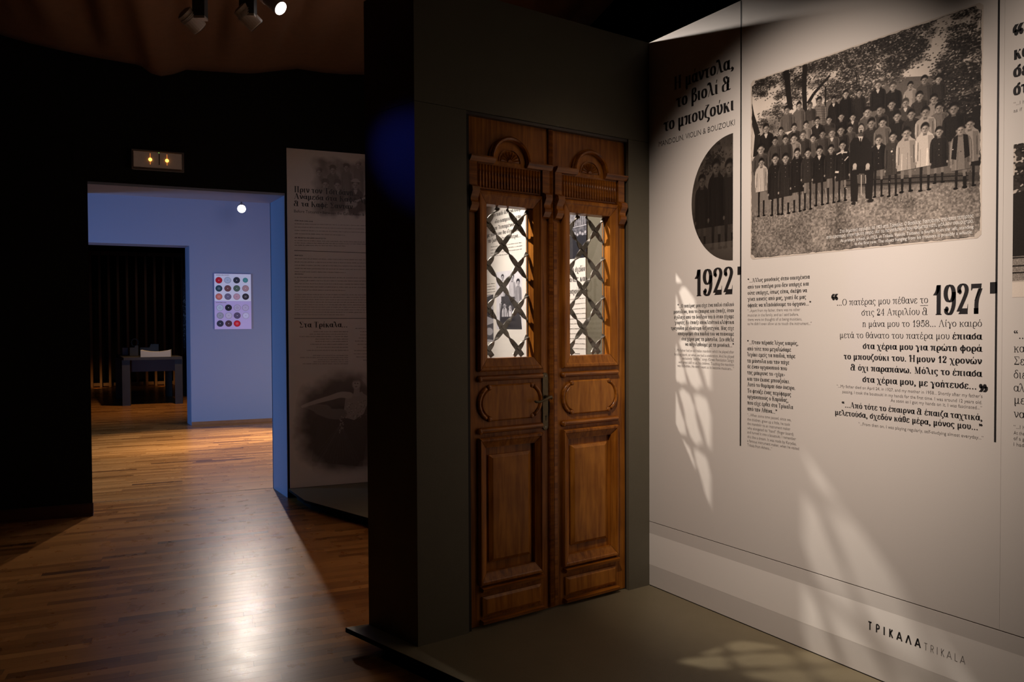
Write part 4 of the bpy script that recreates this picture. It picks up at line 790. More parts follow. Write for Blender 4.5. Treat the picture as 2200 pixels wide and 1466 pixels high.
p = c5(680, 860); r = rad(c5, 680, 32)                         # open dark jacket over a pale smock
for d in (-1, 1): cv.poly([(p[0] + d * r * .55, p[1] + r * 1.2), (p[0] + d * r * 1.6, p[1] + r * 1.6), (p[0] + d * r * 2.1, p[1] + r * 6.6), (p[0] + d * r * .95, p[1] + r * 7)], .10, tex=.05)
# the seated teacher in a suit
hx, hy = c4(1078, 500); r = rad(c4, 1078, 36)
def q4(x, y): return c4(x, y)
cv.poly([q4(1010, 585), q4(975, 640), q4(975, 850), q4(1180, 850), q4(1175, 640), q4(1135, 585)], .13, tex=.05)
cv.poly([q4(975, 850), q4(985, 1180), q4(1045, 1180), q4(1060, 920), q4(1110, 920), q4(1120, 1150), q4(1180, 1160), q4(1200, 850)], .11, tex=.05)
cv.poly([q4(1040, 930), q4(1110, 920), q4(1110, 1000), q4(1045, 1010)], .3); cv.line([q4(1080, 930), q4(1080, 1120)], 5, .65); cv.line([q4(1120, 930), q4(1120, 1010)], 5, .6)
cv.poly([q4(1050, 575), q4(1075, 640), q4(1098, 575)], .75); cv.line([q4(1074, 590), q4(1074, 660)], 6, .1)
cv.ell(hx, hy - r * .25, r * .8, r * 1.0, .14); cv.ell(hx, hy + r * .15, r * .7, r * 1.0, .62); cv.ell(hx, hy + r * .55, r * .34, r * .12, .10); cv.ell(hx, hy + r * .95, r * .3, r * .25, .15, soft=.5)
for d in (-1, 1): cv.ell(hx + d * r * .27, hy, r * .14, r * .1, .12)
for x in (1020, 1140): p = q4(x, 850); cv.ell(p[0], p[1], 11, 15, .68); [cv.line([(p[0] - 8 + k * 5, p[1] + 5), (p[0] - 11 + k * 6, p[1] + 19)], 3.4, .66) for k in range(4)]
cv.ell(*q4(1008, 1195), 13, 8, .12); cv.ell(*q4(1165, 1170), 17, 9, .12)
p = q4(905, 740); cv.line([q4(850, 742), q4(890, 722), q4(950, 722)], 7, .75); cv.line([q4(925, 800), q4(960, 760)], 6, .7); cv.line([q4(838, 905), q4(872, 905)], 10, .78)
p = c5(187, 1018); cv.ell(p[0], p[1], 5, 5, .8)
k_ = cv.a.copy(); cv.a[1:-1, 1:-1] = (k_[1:-1, 1:-1] * 4 + k_[:-2, 1:-1] + k_[2:, 1:-1] + k_[1:-1, :-2] + k_[1:-1, 2:]) / 8
# age: fading, scratches, foxed corners, torn deckle edge
cv.a = np.clip((cv.a - .1) * 1.12 + .06 + (fnoise(CW, CH, 3, 2) - .5) * .08, 0, 1)
for i in range(70): x, y = rng.rand() * CW, CH * (.55 + .45 * rng.rand()); cv.ell(x, y, 1 + rng.rand() * 2.4, 1 + rng.rand() * 1.6, random.choice([.1, .85, .8]))
e = fnoise(CW, CH, 50, 2) * 12
xx = np.arange(CW)[None, :]; d = np.minimum(np.minimum(xx, CW - 1 - xx), np.minimum(yy, CH - 1 - yy)); cv.a = np.where(d < 3 + e * .7, .82, cv.a); cv.a = np.where((d >= 3 + e * .7) & (d < 5 + e * .7), .25, cv.a)
for cx, cy in ((0, 0), (CW, 0), (0, CH), (CW, CH)):
    dd = np.hypot(xx - cx, yy - cy); cv.a = np.where(dd < 26 + e, .78, cv.a)
sp = print_sheet('school_photograph', [(A0 + .012, Z0), (A1 - .012, Z0), (A1, Z0 + .012), (A1, Z1 - .012), (A1 - .012, Z1), (A0 + .012, Z1), (A0, Z1 - .012), (A0, Z0 + .012)], (A0, Z0, A1, Z1), cv.image('school_print'), FR, .0006, wr)
tag(sp, 'large sepia print of a school class with its teacher under trees')
T = Text(X0, FR, .0012)
for s_, L, R in [('Στο δημοτικό σχολείο, το 1923 στα Τρίκαλα. Ο Βασίλης Τσιτσάνης στέκεται τέταρτος', (1804.7, 500.5), (2092, 467.7)), ('από αριστερά, στην πρώτη σειρά. Απ’ το παντελονάκι του κρέμεται κάτι, μάλλον σφυρίχτρα.', (1776, 513), (2092, 478.7)),
                 ('At primary school, in 1923, in Trikala. Vassilis Tsitsanis is fourth from the left, standing', (1805.7, 521), (2092, 490.3)), ('in the first row. The object hanging from his trousers is possibly a whistle.', (1836.8, 528.2), (2089.7, 500.8))]: T.sans(s_, L, R, 6.2, -.002)
tag(T.build('caption_lettering', 'ink_white', wr), 'white caption over the foot of the school photograph', kind='stuff')

# half oval print: boys in dark coats
a1, zt = X0(1575, 286); _, zb = X0(1575, 559.5); am_, _ = X0(1486, 428); aw = a1 - am_; zc_ = (zt + zb) / 2; zh = (zt - zb) / 2
cv = Canvas(420, 900, .40); cv.a += (fnoise(420, 900, 6, 3) - .5) * .3
cv.leaves(-50, -80, 480, 380, .5, 8, .14); cv.poly([(0, 560), (420, 520), (420, 900), (0, 900)], .26, tex=.22)
for hx, hy, hr, t in ((110, 290, 44, .12), (385, 230, 50, .14), (255, 210, 50, .09)): cv.person(hx, hy, hr, 640, t, 800, wide=3.6, skin=.42, legs=.08, arms=True)
cv.a[760:] = cv.a[760:] * .5 + .3; xx = np.arange(420)[None, :]; yy = np.arange(900)[:, None]
rr = np.sqrt(((420 - xx) / 420) ** 2 + ((yy - 450) / 450) ** 2); cv.a = cv.a * (1 - np.clip((rr - .8) * 4, 0, 1) * .35) + np.clip((rr - .8) * 4, 0, 1) * .06
outl = [(a1 - aw * math.sin(PI * k / 40), zc_ + zh * math.cos(PI * k / 40)) for k in range(41)]
tag(print_sheet('oval_photograph', outl[::-1], (a1 - aw, zc_ - zh, a1, zc_ + zh), cv.image('oval_print', hi=(.55, .50, .45)), FR, .0006, wr), 'half oval sepia print of boys in dark coats')
# the print that leaves the frame on the right
a0, zt = X0(2177.8, 311); _, zb = X0(2177.8, 639)
cv = Canvas(500, 560, .8); cv.leaves(-100, -60, 420, 240, .8, 7, .12); cv.poly([(0, 180), (120, 150), (500, 200), (500, 420), (0, 410)], .12, tex=.04); cv.poly([(0, 410), (500, 418), (500, 505), (0, 500)], .55, tex=.5)
for y in (415, 445, 470): cv.line([(0, y), (500, y + 4)], 5, .12)
cv.a[505:] = .92
tag(print_sheet('landscape_photograph', [(a0, zb), (a0 + .55, zb), (a0 + .55, zt), (a0, zt)], (a0, zb, a0 + .55, zt), cv.image('landscape_print'), FR, .0006, wr), 'old print cut off by the right edge of the view')

# ================================================================== PRINTED SHEET BEHIND THE DOOR (on the continued wall)
bs = thing('exhibition_sheet', (0, 1.4, 1.4), 'brightly lit white sheet with Greek text and old photographs, seen through the door panes', 'panel')
mb = MB(); mb.box((-.006, .515, .1), (-.001, 2.9, 2.75)); mb.build('sheet', 'band', bs)
T = Text(X0, lambda a, z, h: (-.006 - h, -a, z))
for s_, L, R in [('μια ζωή', (1073, 448), (1097, 443)), ('το παιδί δεν ένα καημό', (1061, 465), (1124.5, 453)), ('όλο καημούς & χαρ', (1065, 480), (1121, 469)), ('Είμαι λυπημένος, ζημ', (1054, 496), (1124, 483)), ('με τον πόνο θα όλα χαθούν', (1048, 509), (1124, 497)), ('τη ζωή μ’ έχω ύστερα...”', (1050, 522), (1124, 509)),
                 ('και σχεδόν', (1226, 587), (1259, 583)), ('όλες και', (1226, 607), (1262, 604)), ('τραγούδια με', (1222, 634), (1263, 629))]: T.serif(s_, L, R, 6.6 if L[0] < 1200 else 9.5, 12, 3, 1)
tag(T.build('serif_lettering', 'ink', bs), kind='stuff')
def microtext(T, x0, y0, x1, y1, n, xh=1.6, ragged=None, drop=0.0):
    """lines of print too small to read in the photograph, as word-long dashes"""
    for k in range(n):
        f = k / max(n - 1, 1); ya, yb = y0[0] + (y0[1] - y0[0]) * f, y1[0] + (y1[1] - y1[0]) * f; x = x0 + (random.random() * (x1 - x0) * .4 if ragged == 'l' else 0); xe = x1 - (random.random() * (x1 - x0) * .12 if ragged == 'r' else 0)
        if k == n - 1: xe = x0 + (x1 - x0) * .6 if ragged != 'l' else x1
        while x < xe - 1:
            nl = random.randint(2, 9)
            for j in range(nl):
                if x > xe - .6: break
                w_ = .95; g = lambda u, v: T.P(x + u, ya + (yb - ya) * (x + u - x0) / (x1 - x0) - v * xh); r_ = random.random(); hh = 1.45 if r_ > .86 else 1.0
                for (u0, v0, u1, v1) in ((0, 0, .36, hh), (.36, .74, w_, 1.0) if r_ < .5 else (.36, 0, w_, .26)) + (((.62, 0, w_, 1.0),) if r_ < .65 else ()):
                    P = [g(u0, v0), g(u1, v0), g(u1, v1), g(u0, v1)]; T.mb.add([T.F(a, z, T.h) for a, z in P], [(0, 1, 2, 3)])
                x += w_ + .28
            x += .9
T = Text(X0, lambda a, z, h: (-.006 - h, -a, z)); microtext(T, 1056, (532, 552), 1124, (522, 543), 4); microtext(T, 1046, (612, 636), 1066, (610, 633), 5); microtext(T, 1226, (645, 760), 1262, (641, 762), 12); tag(T.build('small_lettering', 'ink2', bs), kind='stuff')
def behind(name, L, R, cv, label, **k):
    a0, z1 = X0(L[0], L[1]); a1_, z0 = X0(R[0], R[1]); o = print_sheet(name, [(a0, z0), (a1_, z0), (a1_, z1), (a0, z1)], (a0, z0, a1_, z1), cv.image(name, lo=(.05, .05, .08), hi=(.9, .88, .9)), lambda a, z, h: (-.006 - h, -a, z), .0006, bs); tag(o, label)
cv = Canvas(400, 600, .93); cv.a += (fnoise(400, 600, 6, 3) - .5) * .12
cv.poly([(90, 240), (330, 200), (385, 600), (40, 600)], .16, tex=.08)
for hx, hy, hr, t in ((250, 70, 34, .8), (340, 130, 32, .6), (100, 60, 26, .85), (130, 350, 28, .82), (220, 370, 30, .86)): cv.person(hx, hy, hr, hy + 200, t, hy + 260, wide=3.2, skin=.8, legs=.7)
for k in range(5): cv.line([(60 + k * 60, 330 + 20 * (k % 2)), (60 + k * 70, 560)], 16, .12, op=.6)
cv.poly([(70, 470), (380, 470), (395, 600), (60, 600)], .10, tex=.04); behind('group_photograph', (1068, 585), (1124, 708), cv, 'bright old print of standing figures')
cv = Canvas(200, 500, .75); cv.poly([(0, 30), (200, 0), (200, 260), (0, 220)], .18, tex=.2); cv.poly([(0, 100), (200, 110), (200, 160), (0, 150)], .8); cv.poly([(0, 330), (200, 300), (200, 480), (0, 470)], .3, tex=.2); cv.ell(100, 390, 90, 40, .75); behind('street_photograph', (1044, 634), (1062, 735), cv, 'small old prints at the edge of the sheet')
cv = Canvas(300, 600, .3); cv.a += (fnoise(300, 600, 9, 3) - .5) * .5
for k in range(9): cv.line([(20 + k * 32, 30), (20 + k * 32, 200)], 8, .75); 
cv.line([(0, 215), (300, 205)], 8, .8); cv.poly([(0, 300), (300, 330), (300, 600), (0, 600)], .10, tex=.05)
for k in range(7): cv.ell(30 + k * 42, 290 + 20 * (k % 2), 15, 18, .7)
behind('crowd_photograph', (1222, 455), (1262, 553), cv, 'dark old print of a crowd by a railing')

# ================================================================== SHEET ON THE BLACK WALL
FBW = lambda a, z, h: tuple(B(a, -.012 - h, z))
BWp = lambda px, py: BW(px, py, -.012)
ps = thing('exhibition_sheet', B(1.9, -.01, .08), 'tall dim sheet with Greek text and two faded prints, standing on the slanted platform', 'panel')
s0, _ = BWp(618.5, 600); _, zt = BWp(618, 318)
M['sheet2'] = mat('dim_sheet_paper', (.55, .50, .48), .6, bump=.15, bscale=500)
mb = MB(); mb.box((s0, -.012, .081), (2.34, -.001, zt), FB); mb.build('sheet', 'sheet2', ps)
T = Text(BWp, FBW)
for s_, L, R, xh in [('Πριν τον Τσιτσάνη...', (632, 412.5), (771, 422), 9), ('Ανάμεσα στα Καφέ Αμάν', (632, 428.5), (806, 436), 8), ('& τα Καφέ Σαντάν', (632, 443), (758, 449.5), 8), ('Στα Τρίκαλα...', (643, 703.5), (747, 704), 8.5)]: T.serif(s_, L, R, xh, 13, 2.6, 1)
for y in (538.5, 684.5): a_, z_ = BWp(632, y); T.rectw(a_, z_ - .0022, 2.33, z_ + .0022)
tag(T.build('serif_lettering', 'ink', ps), kind='stuff')
T = Text(BWp, FBW); T.sans('Before Tsitsanis • Between the Cafés Aman & the C', (632, 457), (803, 465), 4.6); microtext(T, 633, (475, 475), 698, (479, 479), 1, 2.2); microtext(T, 633, (512, 512), 748, (515, 515), 1, 2.2); microtext(T, 633, (550, 550), 663, (551, 551), 1, 2.2); microtext(T, 633, (590, 590), 664, (591, 591), 1, 2.2)
tag(T.build('subheading_lettering', 'ink', ps), kind='stuff')
T = Text(BWp, FBW); microtext(T, 633, (482, 503), 815, (487, 509), 4, 1.8); microtext(T, 633, (518, 528), 815, (522, 531), 3, 1.8); microtext(T, 633, (557, 585), 815, (560, 588), 5, 1.8); microtext(T, 633, (597, 624), 815, (599, 626), 5, 1.8); microtext(T, 633, (634, 677), 815, (635, 678), 9, 1.6)
microtext(T, 636, (714, 735), 748, (714, 735), 5, 1.8, 'l'); microtext(T, 650, (741, 754), 748, (741, 754), 3, 1.8, 'l'); microtext(T, 640, (765, 783), 748, (765, 783), 5, 1.8, 'l'); microtext(T, 760, (707, 775), 815, (707, 775), 11, 1.8, 'l'); tag(T.build('small_lettering', 'ink2', ps), kind='stuff')
def sheet_print(name, x0, y0, x1, y1, cv, label):
    a0, z1 = BWp(x0, y0); a1_, _ = BWp(x1, y0); _, z0 = BWp(x0, y1); a1_ = min(a1_, 2.335); tag(print_sheet(name, [(a0, z0), (a1_, z0), (a1_, z1), (a0, z1)], (a0, z0, a1_, z1), cv.image(name, lo=(.12, .085, .075), hi=(.765, .737, .722), grain=.015), FBW, .0005, ps, .6), label)
def vignette(cv, bg, x0, x1, y0, y1):
    xx = np.arange(cv.w)[None, :] / cv.w; yy = np.arange(cv.h)[:, None] / cv.h; n = fnoise(cv.w, cv.h, 6, 3) * .16 - .08
    m = np.clip((xx + n - x0) / .12, 0, 1) * np.clip((x1 - xx + n) / .12, 0, 1) * np.clip((yy + n - y0) / .10, 0, 1) * np.clip((y1 - yy + n) / .08, 0, 1); cv.a = cv.a * m + bg * (1 - m)
BG = 1.0
cv = Canvas(520, 420, .5); cv.a += (fnoise(520, 420, 10, 3) - .5) * .5
for hx, hy, hr, t in ((90, 120, 22, .4), (180, 100, 24, .3), (270, 80, 22, .35), (440, 90, 22, .3), (350, 60, 20, .4), (130, 190, 26, .45), (210, 190, 27, .25), (330, 180, 28, .12), (430, 200, 28, .14), (500, 180, 26, .2)):
    cv.person(hx, hy, hr, hy + 190, t, wide=3.8, skin=.62, collar=hr > 26); cv.ell(hx, hy - hr * .72, hr * 1.15, hr * .2, .2 if t > .2 else .75); cv.ell(hx, hy - hr * .95, hr * .8, hr * .38, .16 if t > .2 else .7)
cv.line([(290, 300), (470, 230)], 12, .7); cv.line([(380, 260), (520, 330)], 10, .68); cv.ell(300, 300, 40, 26, .65); cv.a = cv.a * .66 + .34; vignette(cv, BG, .08, 1.4, .04, .92); sheet_print('musicians_photograph', 655, 325, 823, 475, cv, 'faded print of seated musicians in hats')
cv = Canvas(560, 760, .62); cv.ell(280, 430, 300, 300, .20, soft=.5); cv.ell(230, 190, 190, 70, .30, soft=.6); cv.a += (fnoise(560, 760, 12, 3) - .5) * .10
cv.poly([(170, 330), (330, 300), (440, 330), (470, 420), (430, 700), (120, 640), (150, 460)], .22, tex=.05)
for k in range(16): cv.line([(300, 400), (110 + k * 20, 640 + 30 * math.sin(k))], 3, .34, op=.6)
cv.poly([(330, 210), (430, 190), (470, 250), (440, 340), (380, 380), (300, 350), (320, 300)], .66, tex=.06)      # bodice
def limb(pts, w0, w1, t):
    P = catmull([np.array(p, float) for p in pts], 14)
    for i, p in enumerate(P): f = i / (len(P) - 1); w_ = w0 + (w1 - w0) * f; cv.ell(p[0], p[1], w_, w_ * .9, t - .10 * (i % 2 == 0) * 0, soft=.25)
limb([(210, 300), (150, 285), (110, 270), (84, 270)], 30, 12, .46); limb([(170, 300), (240, 330), (300, 335)], 30, 34, .44)
limb([(352, 212), (300, 206), (235, 224), (160, 244), (104, 262), (72, 274)], 22, 8, .76)
limb([(436, 222), (474, 246), (486, 200), (464, 140), (430, 96)], 17, 10, .66); limb([(396, 208), (398, 180), (400, 165)], 16, 14, .70)
cv.ell(400, 128, 30, 42, .34, soft=.3); cv.ell(396, 138, 25, 36, .78, soft=.2); cv.ell(392, 92, 44, 24, .30, soft=.4); cv.ell(404, 66, 70, 16, .5, soft=.6, op=.6); cv.ell(388, 132, 5, 3, .3); cv.ell(404, 134, 5, 3, .3); cv.ell(394, 156, 7, 3, .35)
for k in range(60): cv.ell(330 + rng.rand() * 130, 250 + rng.rand() * 120, 3, 3, random.choice([.35, .85]))
for k in range(20): cv.ell(290 + rng.rand() * 26, 350 + rng.rand() * 110, 4, 5, .6)
cv.a = cv.a * .85 + .15; yy_, xx_ = np.mgrid[0:760, 0:560]; rr_ = np.sqrt(((xx_ - 330) / 330) ** 2 + ((yy_ - 400) / 390) ** 2) + (fnoise(560, 760, 7, 3) - .5) * .22; m_ = np.clip((1.02 - rr_) / .30, 0, 1); m_ *= np.clip((760 - yy_) / 70, 0, 1) * np.clip(xx_ / 25, 0, 1) * np.clip(yy_ / 60, 0, 1); cv.a = cv.a * m_ + BG * (1 - m_); sheet_print('dancer_photograph', 622, 785, 822, 1035, cv, 'faded print of a dancer leaning back with outstretched arm')

# ================================================================== THINGS IN THE ROOMS
# emergency light over the doorway
s0, s1, z0, z1 = .310, .672, 2.668, 2.812
el = thing('emergency_light', B((s0 + s1) / 2, -.03, z0), 'smoky emergency light box with two amber bulbs on the black wall above the doorway', 'light')
el_F = lambda s, z, h: tuple(B(s, -.0 - h, z))
mb = MB(); mb.prism([(s0, z0), (s1, z0), (s1, z1), (s0, z1)], .001, .052, el_F, inset=.006); mb.build('housing', 'diffuser', el)
mb = MB(); mitre(mb, (s0 - .004, z0 - .004, s1 + .004, z1 + .004), (s0 + .012, z0 + .012, s1 - .012, z1 - .012), .058, .054, el_F, h0=.03); mb.build('rim', mat('pale_rim', (.16, .13, .12), .4), el)
for s in (.437, .555):
    mb = MB(); mb.tube([el_F(s, 2.705, .056), el_F(s, 2.790, .056)], .0032, 6); mb.build('filament_tube', mat('amber_tube', (.5, .2, .06), .4, emit=(1, .3, .06), estr=.5), el)
    mb = MB(); c = np.array(el_F(s, 2.742, .058)); mb.tube([c + np.array([0, 0, .013 * math.cos(PI * k / 8)]) for k in range(9)], [.013 * max(math.sin(PI * k / 8), .05) for k in range(9)], 12); mb.build('amber_bulb', 'amber', el, smooth=True)
mb = MB(); mb.box((.497, -.056, 2.705), (.503, -.052, 2.790), FB); mb.build('slot', 'dark', el)
mb = MB(); mb.box((.494, -.057, 2.798), (.502, -.052, 2.804), FB); mb.build('indicator_led', 'green', el)

# track with three spotlights
TD = 3.75
def at_depth(px, py, d): return CAM + ray(px, py) * d
zt = 3.30
tr0 = at_depth(330, -60, TD); tr1 = at_depth(760, -60, TD)
k = CAM[2]
def cylpart(root, name, m, pts, rad, seg=20): mb = MB(); mb.tube(pts, rad, seg); return mb.build(name, m, root, smooth=False)
u = np.array([math.cos(YAW), -math.sin(YAW), 0]); v = np.array([math.sin(YAW), math.cos(YAW), 0]); Zv = np.array([0, 0, 1.0])
ca, cb = at_depth(385, -75, TD), at_depth(700, -75, TD); ztrack = ca[2]
tk = thing('lighting_track', (ca + cb) / 2, 'dark lighting track carrying the three spotlights under the fabric', 'track')
mb = MB(); F_ = lambda a, b, h: tuple(ca + u * a + v * b + Zv * h); Lk = np.linalg.norm((cb - ca)[:2]); mb.box((-.15, -.018, 0), (Lk + .15, .018, .035), F_); mb.build('rail', 'fixture_d', tk)
for x in (0.05, Lk - .05): mb = MB(); mb.box((x - .01, -.008, .035), (x + .01, .008, 3.95 - ztrack), F_); mb.build('hanger', 'fixture_d', tk)
def spotlight(xc, ybot, wbox, tail, nose, label, m='fixture', lens=None, rr=.042):
    top = at_depth(xc, -72, TD); top[2] = ztrack; b = at_depth(xc, ybot, TD); root = thing('spotlight', (b[0], b[1], b[2]), label, 'spotlight', 'track spotlights')
    hw = wbox / 2 * TD / FPX; F2 = lambda a, y, h: tuple(np.array([b[0], b[1], 0]) + u * a + v * y + Zv * h)
    mb = MB(); mb.prism([(-hw, -.022), (hw, -.022), (hw, .022), (-hw, .022)], b[2], ztrack, F2); mb.build('driver_box', 'fixture_d', root)
    mb = MB(); mb.box((-hw, -.022, b[2] - .012), (hw, .022, b[2]), F2); mb.build('end_cap', m, root)
    P, Q = tail, nose; d = (Q - P) / np.linalg.norm(Q - P)
    cylpart(root, 'lamp_head', m, [P, P + d * .008, Q - d * .004, Q], [rr * .6, rr, rr, rr * .96])
    for t in (.25, .32, .39): c = P + (Q - P) * t; cylpart(root, 'cooling_fin', m, [c, c + d * .004], [rr * 1.08] * 2)
    mid = (P + Q) / 2; cylpart(root, 'swivel_arm', 'fixture_d', [np.array([b[0], b[1], b[2] + .015]), mid], .009, 8)
    cylpart(root, 'lens', lens or 'fixture_d', [Q + d * .0005, Q + d * .003], [rr * .9] * 2, 28)
    return root
spotlight(430, 37, 26, at_depth(393, 24, TD - .02), at_depth(430, 62, TD + .05), 'unlit grey track spotlight farthest left, tilted down to the right')
spotlight(533, 32, 32, at_depth(513, 14, TD - .01), at_depth(552, 56, TD + .05), 'unlit track spotlight in the middle, partly hidden by its driver box')
spotlight(566, -20, 28, SPOT_W - SPOT_D * .17, SPOT_W, 'lit white track spotlight farthest right, shining towards the door panes', lens='lens', rr=.038)

# draped brown fabric under the ceiling
prof = [(-200, 40), (-20, 66), (0, 75), (60, 92), (110, 104), (200, 123), (300, 140), (325, 158), (345, 164), (372, 160), (400, 150), (430, 152), (520, 158), (545, 158), (600, 152), (640, 148), (690, 156), (740, 160), (800, 161), (900, 158), (1100, 150)]
ss, zz = zip(*[BW(x, y, -.35) for x, y in prof])
def zf(s, t):
    z = float(np.interp(s, ss, zz)); f = -t - .35
    z += .05 * math.sin(f * 2.1 + s * .8) * min(f * 2, 1) + f * .035 + (.022 * math.sin(s * 9 + math.sin(s * 3) * 2) + .012 * math.sin(s * 23)) * min(f * 1.6, 1)
    for c, wd, a in ((.12, .05, .05), (.9, .04, .03), (1.35, .04, .03), (-.4, .05, .03), (.62, .03, .02)):
        z += a * math.exp(-((s - c - .06 * f) / wd) ** 2) * min(f * 1.4, 1)
    return z
mb = MB(); ns, nt_ = 220, 34
vs = [tuple(B(-3.9 + 7.4 * i / ns, -.35 - 3.4 * j / nt_, zf(-3.9 + 7.4 * i / ns, -.35 - 3.4 * j / nt_))) for j in range(nt_ + 1) for i in range(ns + 1)]
vs += [tuple(B(-3.9 + 7.4 * i / ns, -.30, zf(-3.9 + 7.4 * i / ns, -.35) + .10)) for i in range(ns + 1)]
fs = [(j * (ns + 1) + i, j * (ns + 1) + i + 1, (j + 1) * (ns + 1) + i + 1, (j + 1) * (ns + 1) + i) for j in range(nt_) for i in range(ns)]; o_ = (nt_ + 1) * (ns + 1)
fs += [(i, o_ + i, o_ + i + 1, i + 1) for i in range(ns)]; mb.add(vs, fs)
fb = mb.build('ceiling_fabric', 'fabric', smooth=True); tag(fb, 'brown fabric draped in folds under the dark ceiling, its wavy edge near the black wall', 'fabric')

# lamp in the far room (lit spotlight)
P = LAMP; d = np.array([-.20, -.95, -.35]); d /= np.linalg.norm(d)
fl = thing('ceiling_spotlight', (P[0], P[1], P[2]), 'dazzling lit spotlight high in the blue-lit room beyond the doorway', 'spotlight')
cylpart(fl, 'lamp_head', 'fixture', [P - d * .16, P - d * .15, P], [.03, .05, .055]); cylpart(fl, 'lens', 'lens_far', [P + d * .001, P + d * .004], [.052] * 2, 24)
cylpart(fl, 'stem', 'fixture_d', [P - d * .1, np.array([P[0] - d[0] * .1, P[1] - d[1] * .1, 3.60])], .01, 8)
# lamps whose light falls on the text wall and through the door: hung from the ceiling, out of view
def hung(loc, aim, label):
    P = np.array(loc, float); d = np.array(aim, float) - P; d /= np.linalg.norm(d); r = thing('ceiling_spotlight', tuple(P - d * .06), label, 'spotlight')
    mb = MB(); seg = 20; Q = P - d * .16
    mb.tube([Q, Q + d * .01, P - d * .05], [.03, .045, .045], seg); mb.build('lamp_head', 'fixture', r); cylpart(r, 'stem', 'fixture_d', [Q + d * .04, np.array([Q[0] + d[0] * .04, Q[1] + d[1] * .04, 3.95])], .009, 8)
hung((-1.95, -1.45, 3.55), (0, -.80, 1.66), 'spotlight aimed at the school photograph')
hung((-1.7, -2.3, 3.5), (0, -1.85, 1.56), 'spotlight aimed at the text wall near the visitor')

# poster of record labels in the blue-lit room
PF = lambda a, z, h: tuple(B(a, 5.3 - h, z)); PP = lambda px, py: BW(px, py, 5.275)
po = thing('poster', B(1.13, 5.28, 1.41), 'small lilac poster with rows of coloured round record labels on the blue-lit wall', 'poster')
ax0, ax1, pz0, pz1 = .878, 1.390, 1.410, 2.232; zm = PP(500, 647)[1]
mb = MB(); mb.box((ax0, 5.275, pz0), (ax1, 5.299, pz1), FB); mb.build('board', mat('poster_lilac', (.62, .52, .82), .4), po)
mb = MB(); mb.add([PF(ax0 + .004, zm, .0255), PF(ax1 - .002, zm, .0255), PF(ax1 - .002, pz1 - .004, .0255), PF(ax0 + .004, pz1 - .004, .0255)], [(0, 1, 2, 3)]); mb.build('upper_field', mat('poster_white', (.88, .90, .98), .4), po)
cols = [[(.62, .01, .03), (.55, .65, .78), (.03, .04, .06), (.08, .36, .33)], [(.02, .07, .10), (.22, .08, .08), (.10, .17, .12), (.55, .32, .32)], [(.75, .20, .15), (.20, .18, .28), (.70, .42, .48), (.03, .025, .03)],
        [(.62, .72, .82), (.02, .02, .03), (.62, .56, .74), (.60, .54, .72)], [(.40, .42, .48), (.66, .60, .74), (.13, .10, .18), (.72, .70, .88)], [(.04, .045, .075), (.10, .05, .06), (.70, .01, .03), None]]
rows = [(297, (368, 540, 718, 890)), (458, (370, 543, 720, 893)), (620, (370, 547, 720, 895)), (838, (390, 558, 730, 893)), (993, (395, 563, 730, 900)), (1150, (395, 562, 728, 895))]
for (cy, xs), cr in zip(rows, cols):
    for cx, c in zip(xs, cr):
        if not c: continue
        a, z = PP(430 + cx / 9.164, 570 + cy / 9.164); r = .0475 if cx != 890 else .037
        m = bpy.data.materials.new('record_label'); m.use_nodes = True; nt = m.node_tree; tc = nt.nodes.new('ShaderNodeTexCoord'); vm = nt.nodes.new('ShaderNodeVectorMath'); vm.operation = 'LENGTH'; nt.links.new(tc.outputs['Object'], vm.inputs[0])
        ra = nt.nodes.new('ShaderNodeValToRGB'); ra.color_ramp.interpolation = 'CONSTANT'; e = ra.color_ramp.elements; pale = sum(c) > 1.2; mk = tuple(x * .45 for x in c) if pale else tuple(min(x + .28, 1) for x in c)
        e[0].position = 0; e[0].color = (.8, .8, .85, 1) if not pale else (*mk, 1); e[1].position = .12 * r / .0475; e[1].color = (*c, 1); x_ = e.new(.34); x_.color = (*(mk if random.random() < .5 else c), 1); x_ = e.new(.42); x_.color = (*c, 1); x_ = e.new(.86); x_.color = (*(tuple(v * .6 for v in c)), 1)
        ml = nt.nodes.new('ShaderNodeMath'); ml.operation = 'MULTIPLY'; ml.inputs[1].default_value = 1 / r; nt.links.new(vm.outputs['Value'], ml.inputs[0]); nt.links.new(ml.outputs[0], ra.inputs[0]); nt.links.new(ra.outputs[0], nt.nodes['Principled BSDF'].inputs['Base Color']); nt.nodes['Principled BSDF'].inputs['Roughness'].default_value = .35
        mb = MB(); c0 = np.array(PF(a, z, .026)); P_ = [E1 * (r * math.cos(2 * PI * k / 24)) + Zv * (r * math.sin(2 * PI * k / 24)) for k in range(24)]
        mb.v = [tuple(p) for p in P_] + [tuple(p - E2 * .002) for p in P_]; mb.f = [tuple(range(24, 48)), tuple(reversed(range(24)))] + [(k, (k + 1) % 24, 24 + (k + 1) % 24, 24 + k) for k in range(24)]
        o = mb.build('record_label', m, None); o.parent = po; o.location = Vector([float(x) for x in c0]) - po.location
T = Text(PP, lambda a, z, h: PF(a, z, .0262)); T.P = lambda px, py: PP(px, py); microtext(T, 464, (592, 592), 512, (592.5, 592.5), 1, 1.4); microtext(T, 464, (651, 651), 504, (651.5, 651.5), 1, 1.4); tag(T.build('small_lettering', 'ink2', po), kind='stuff')

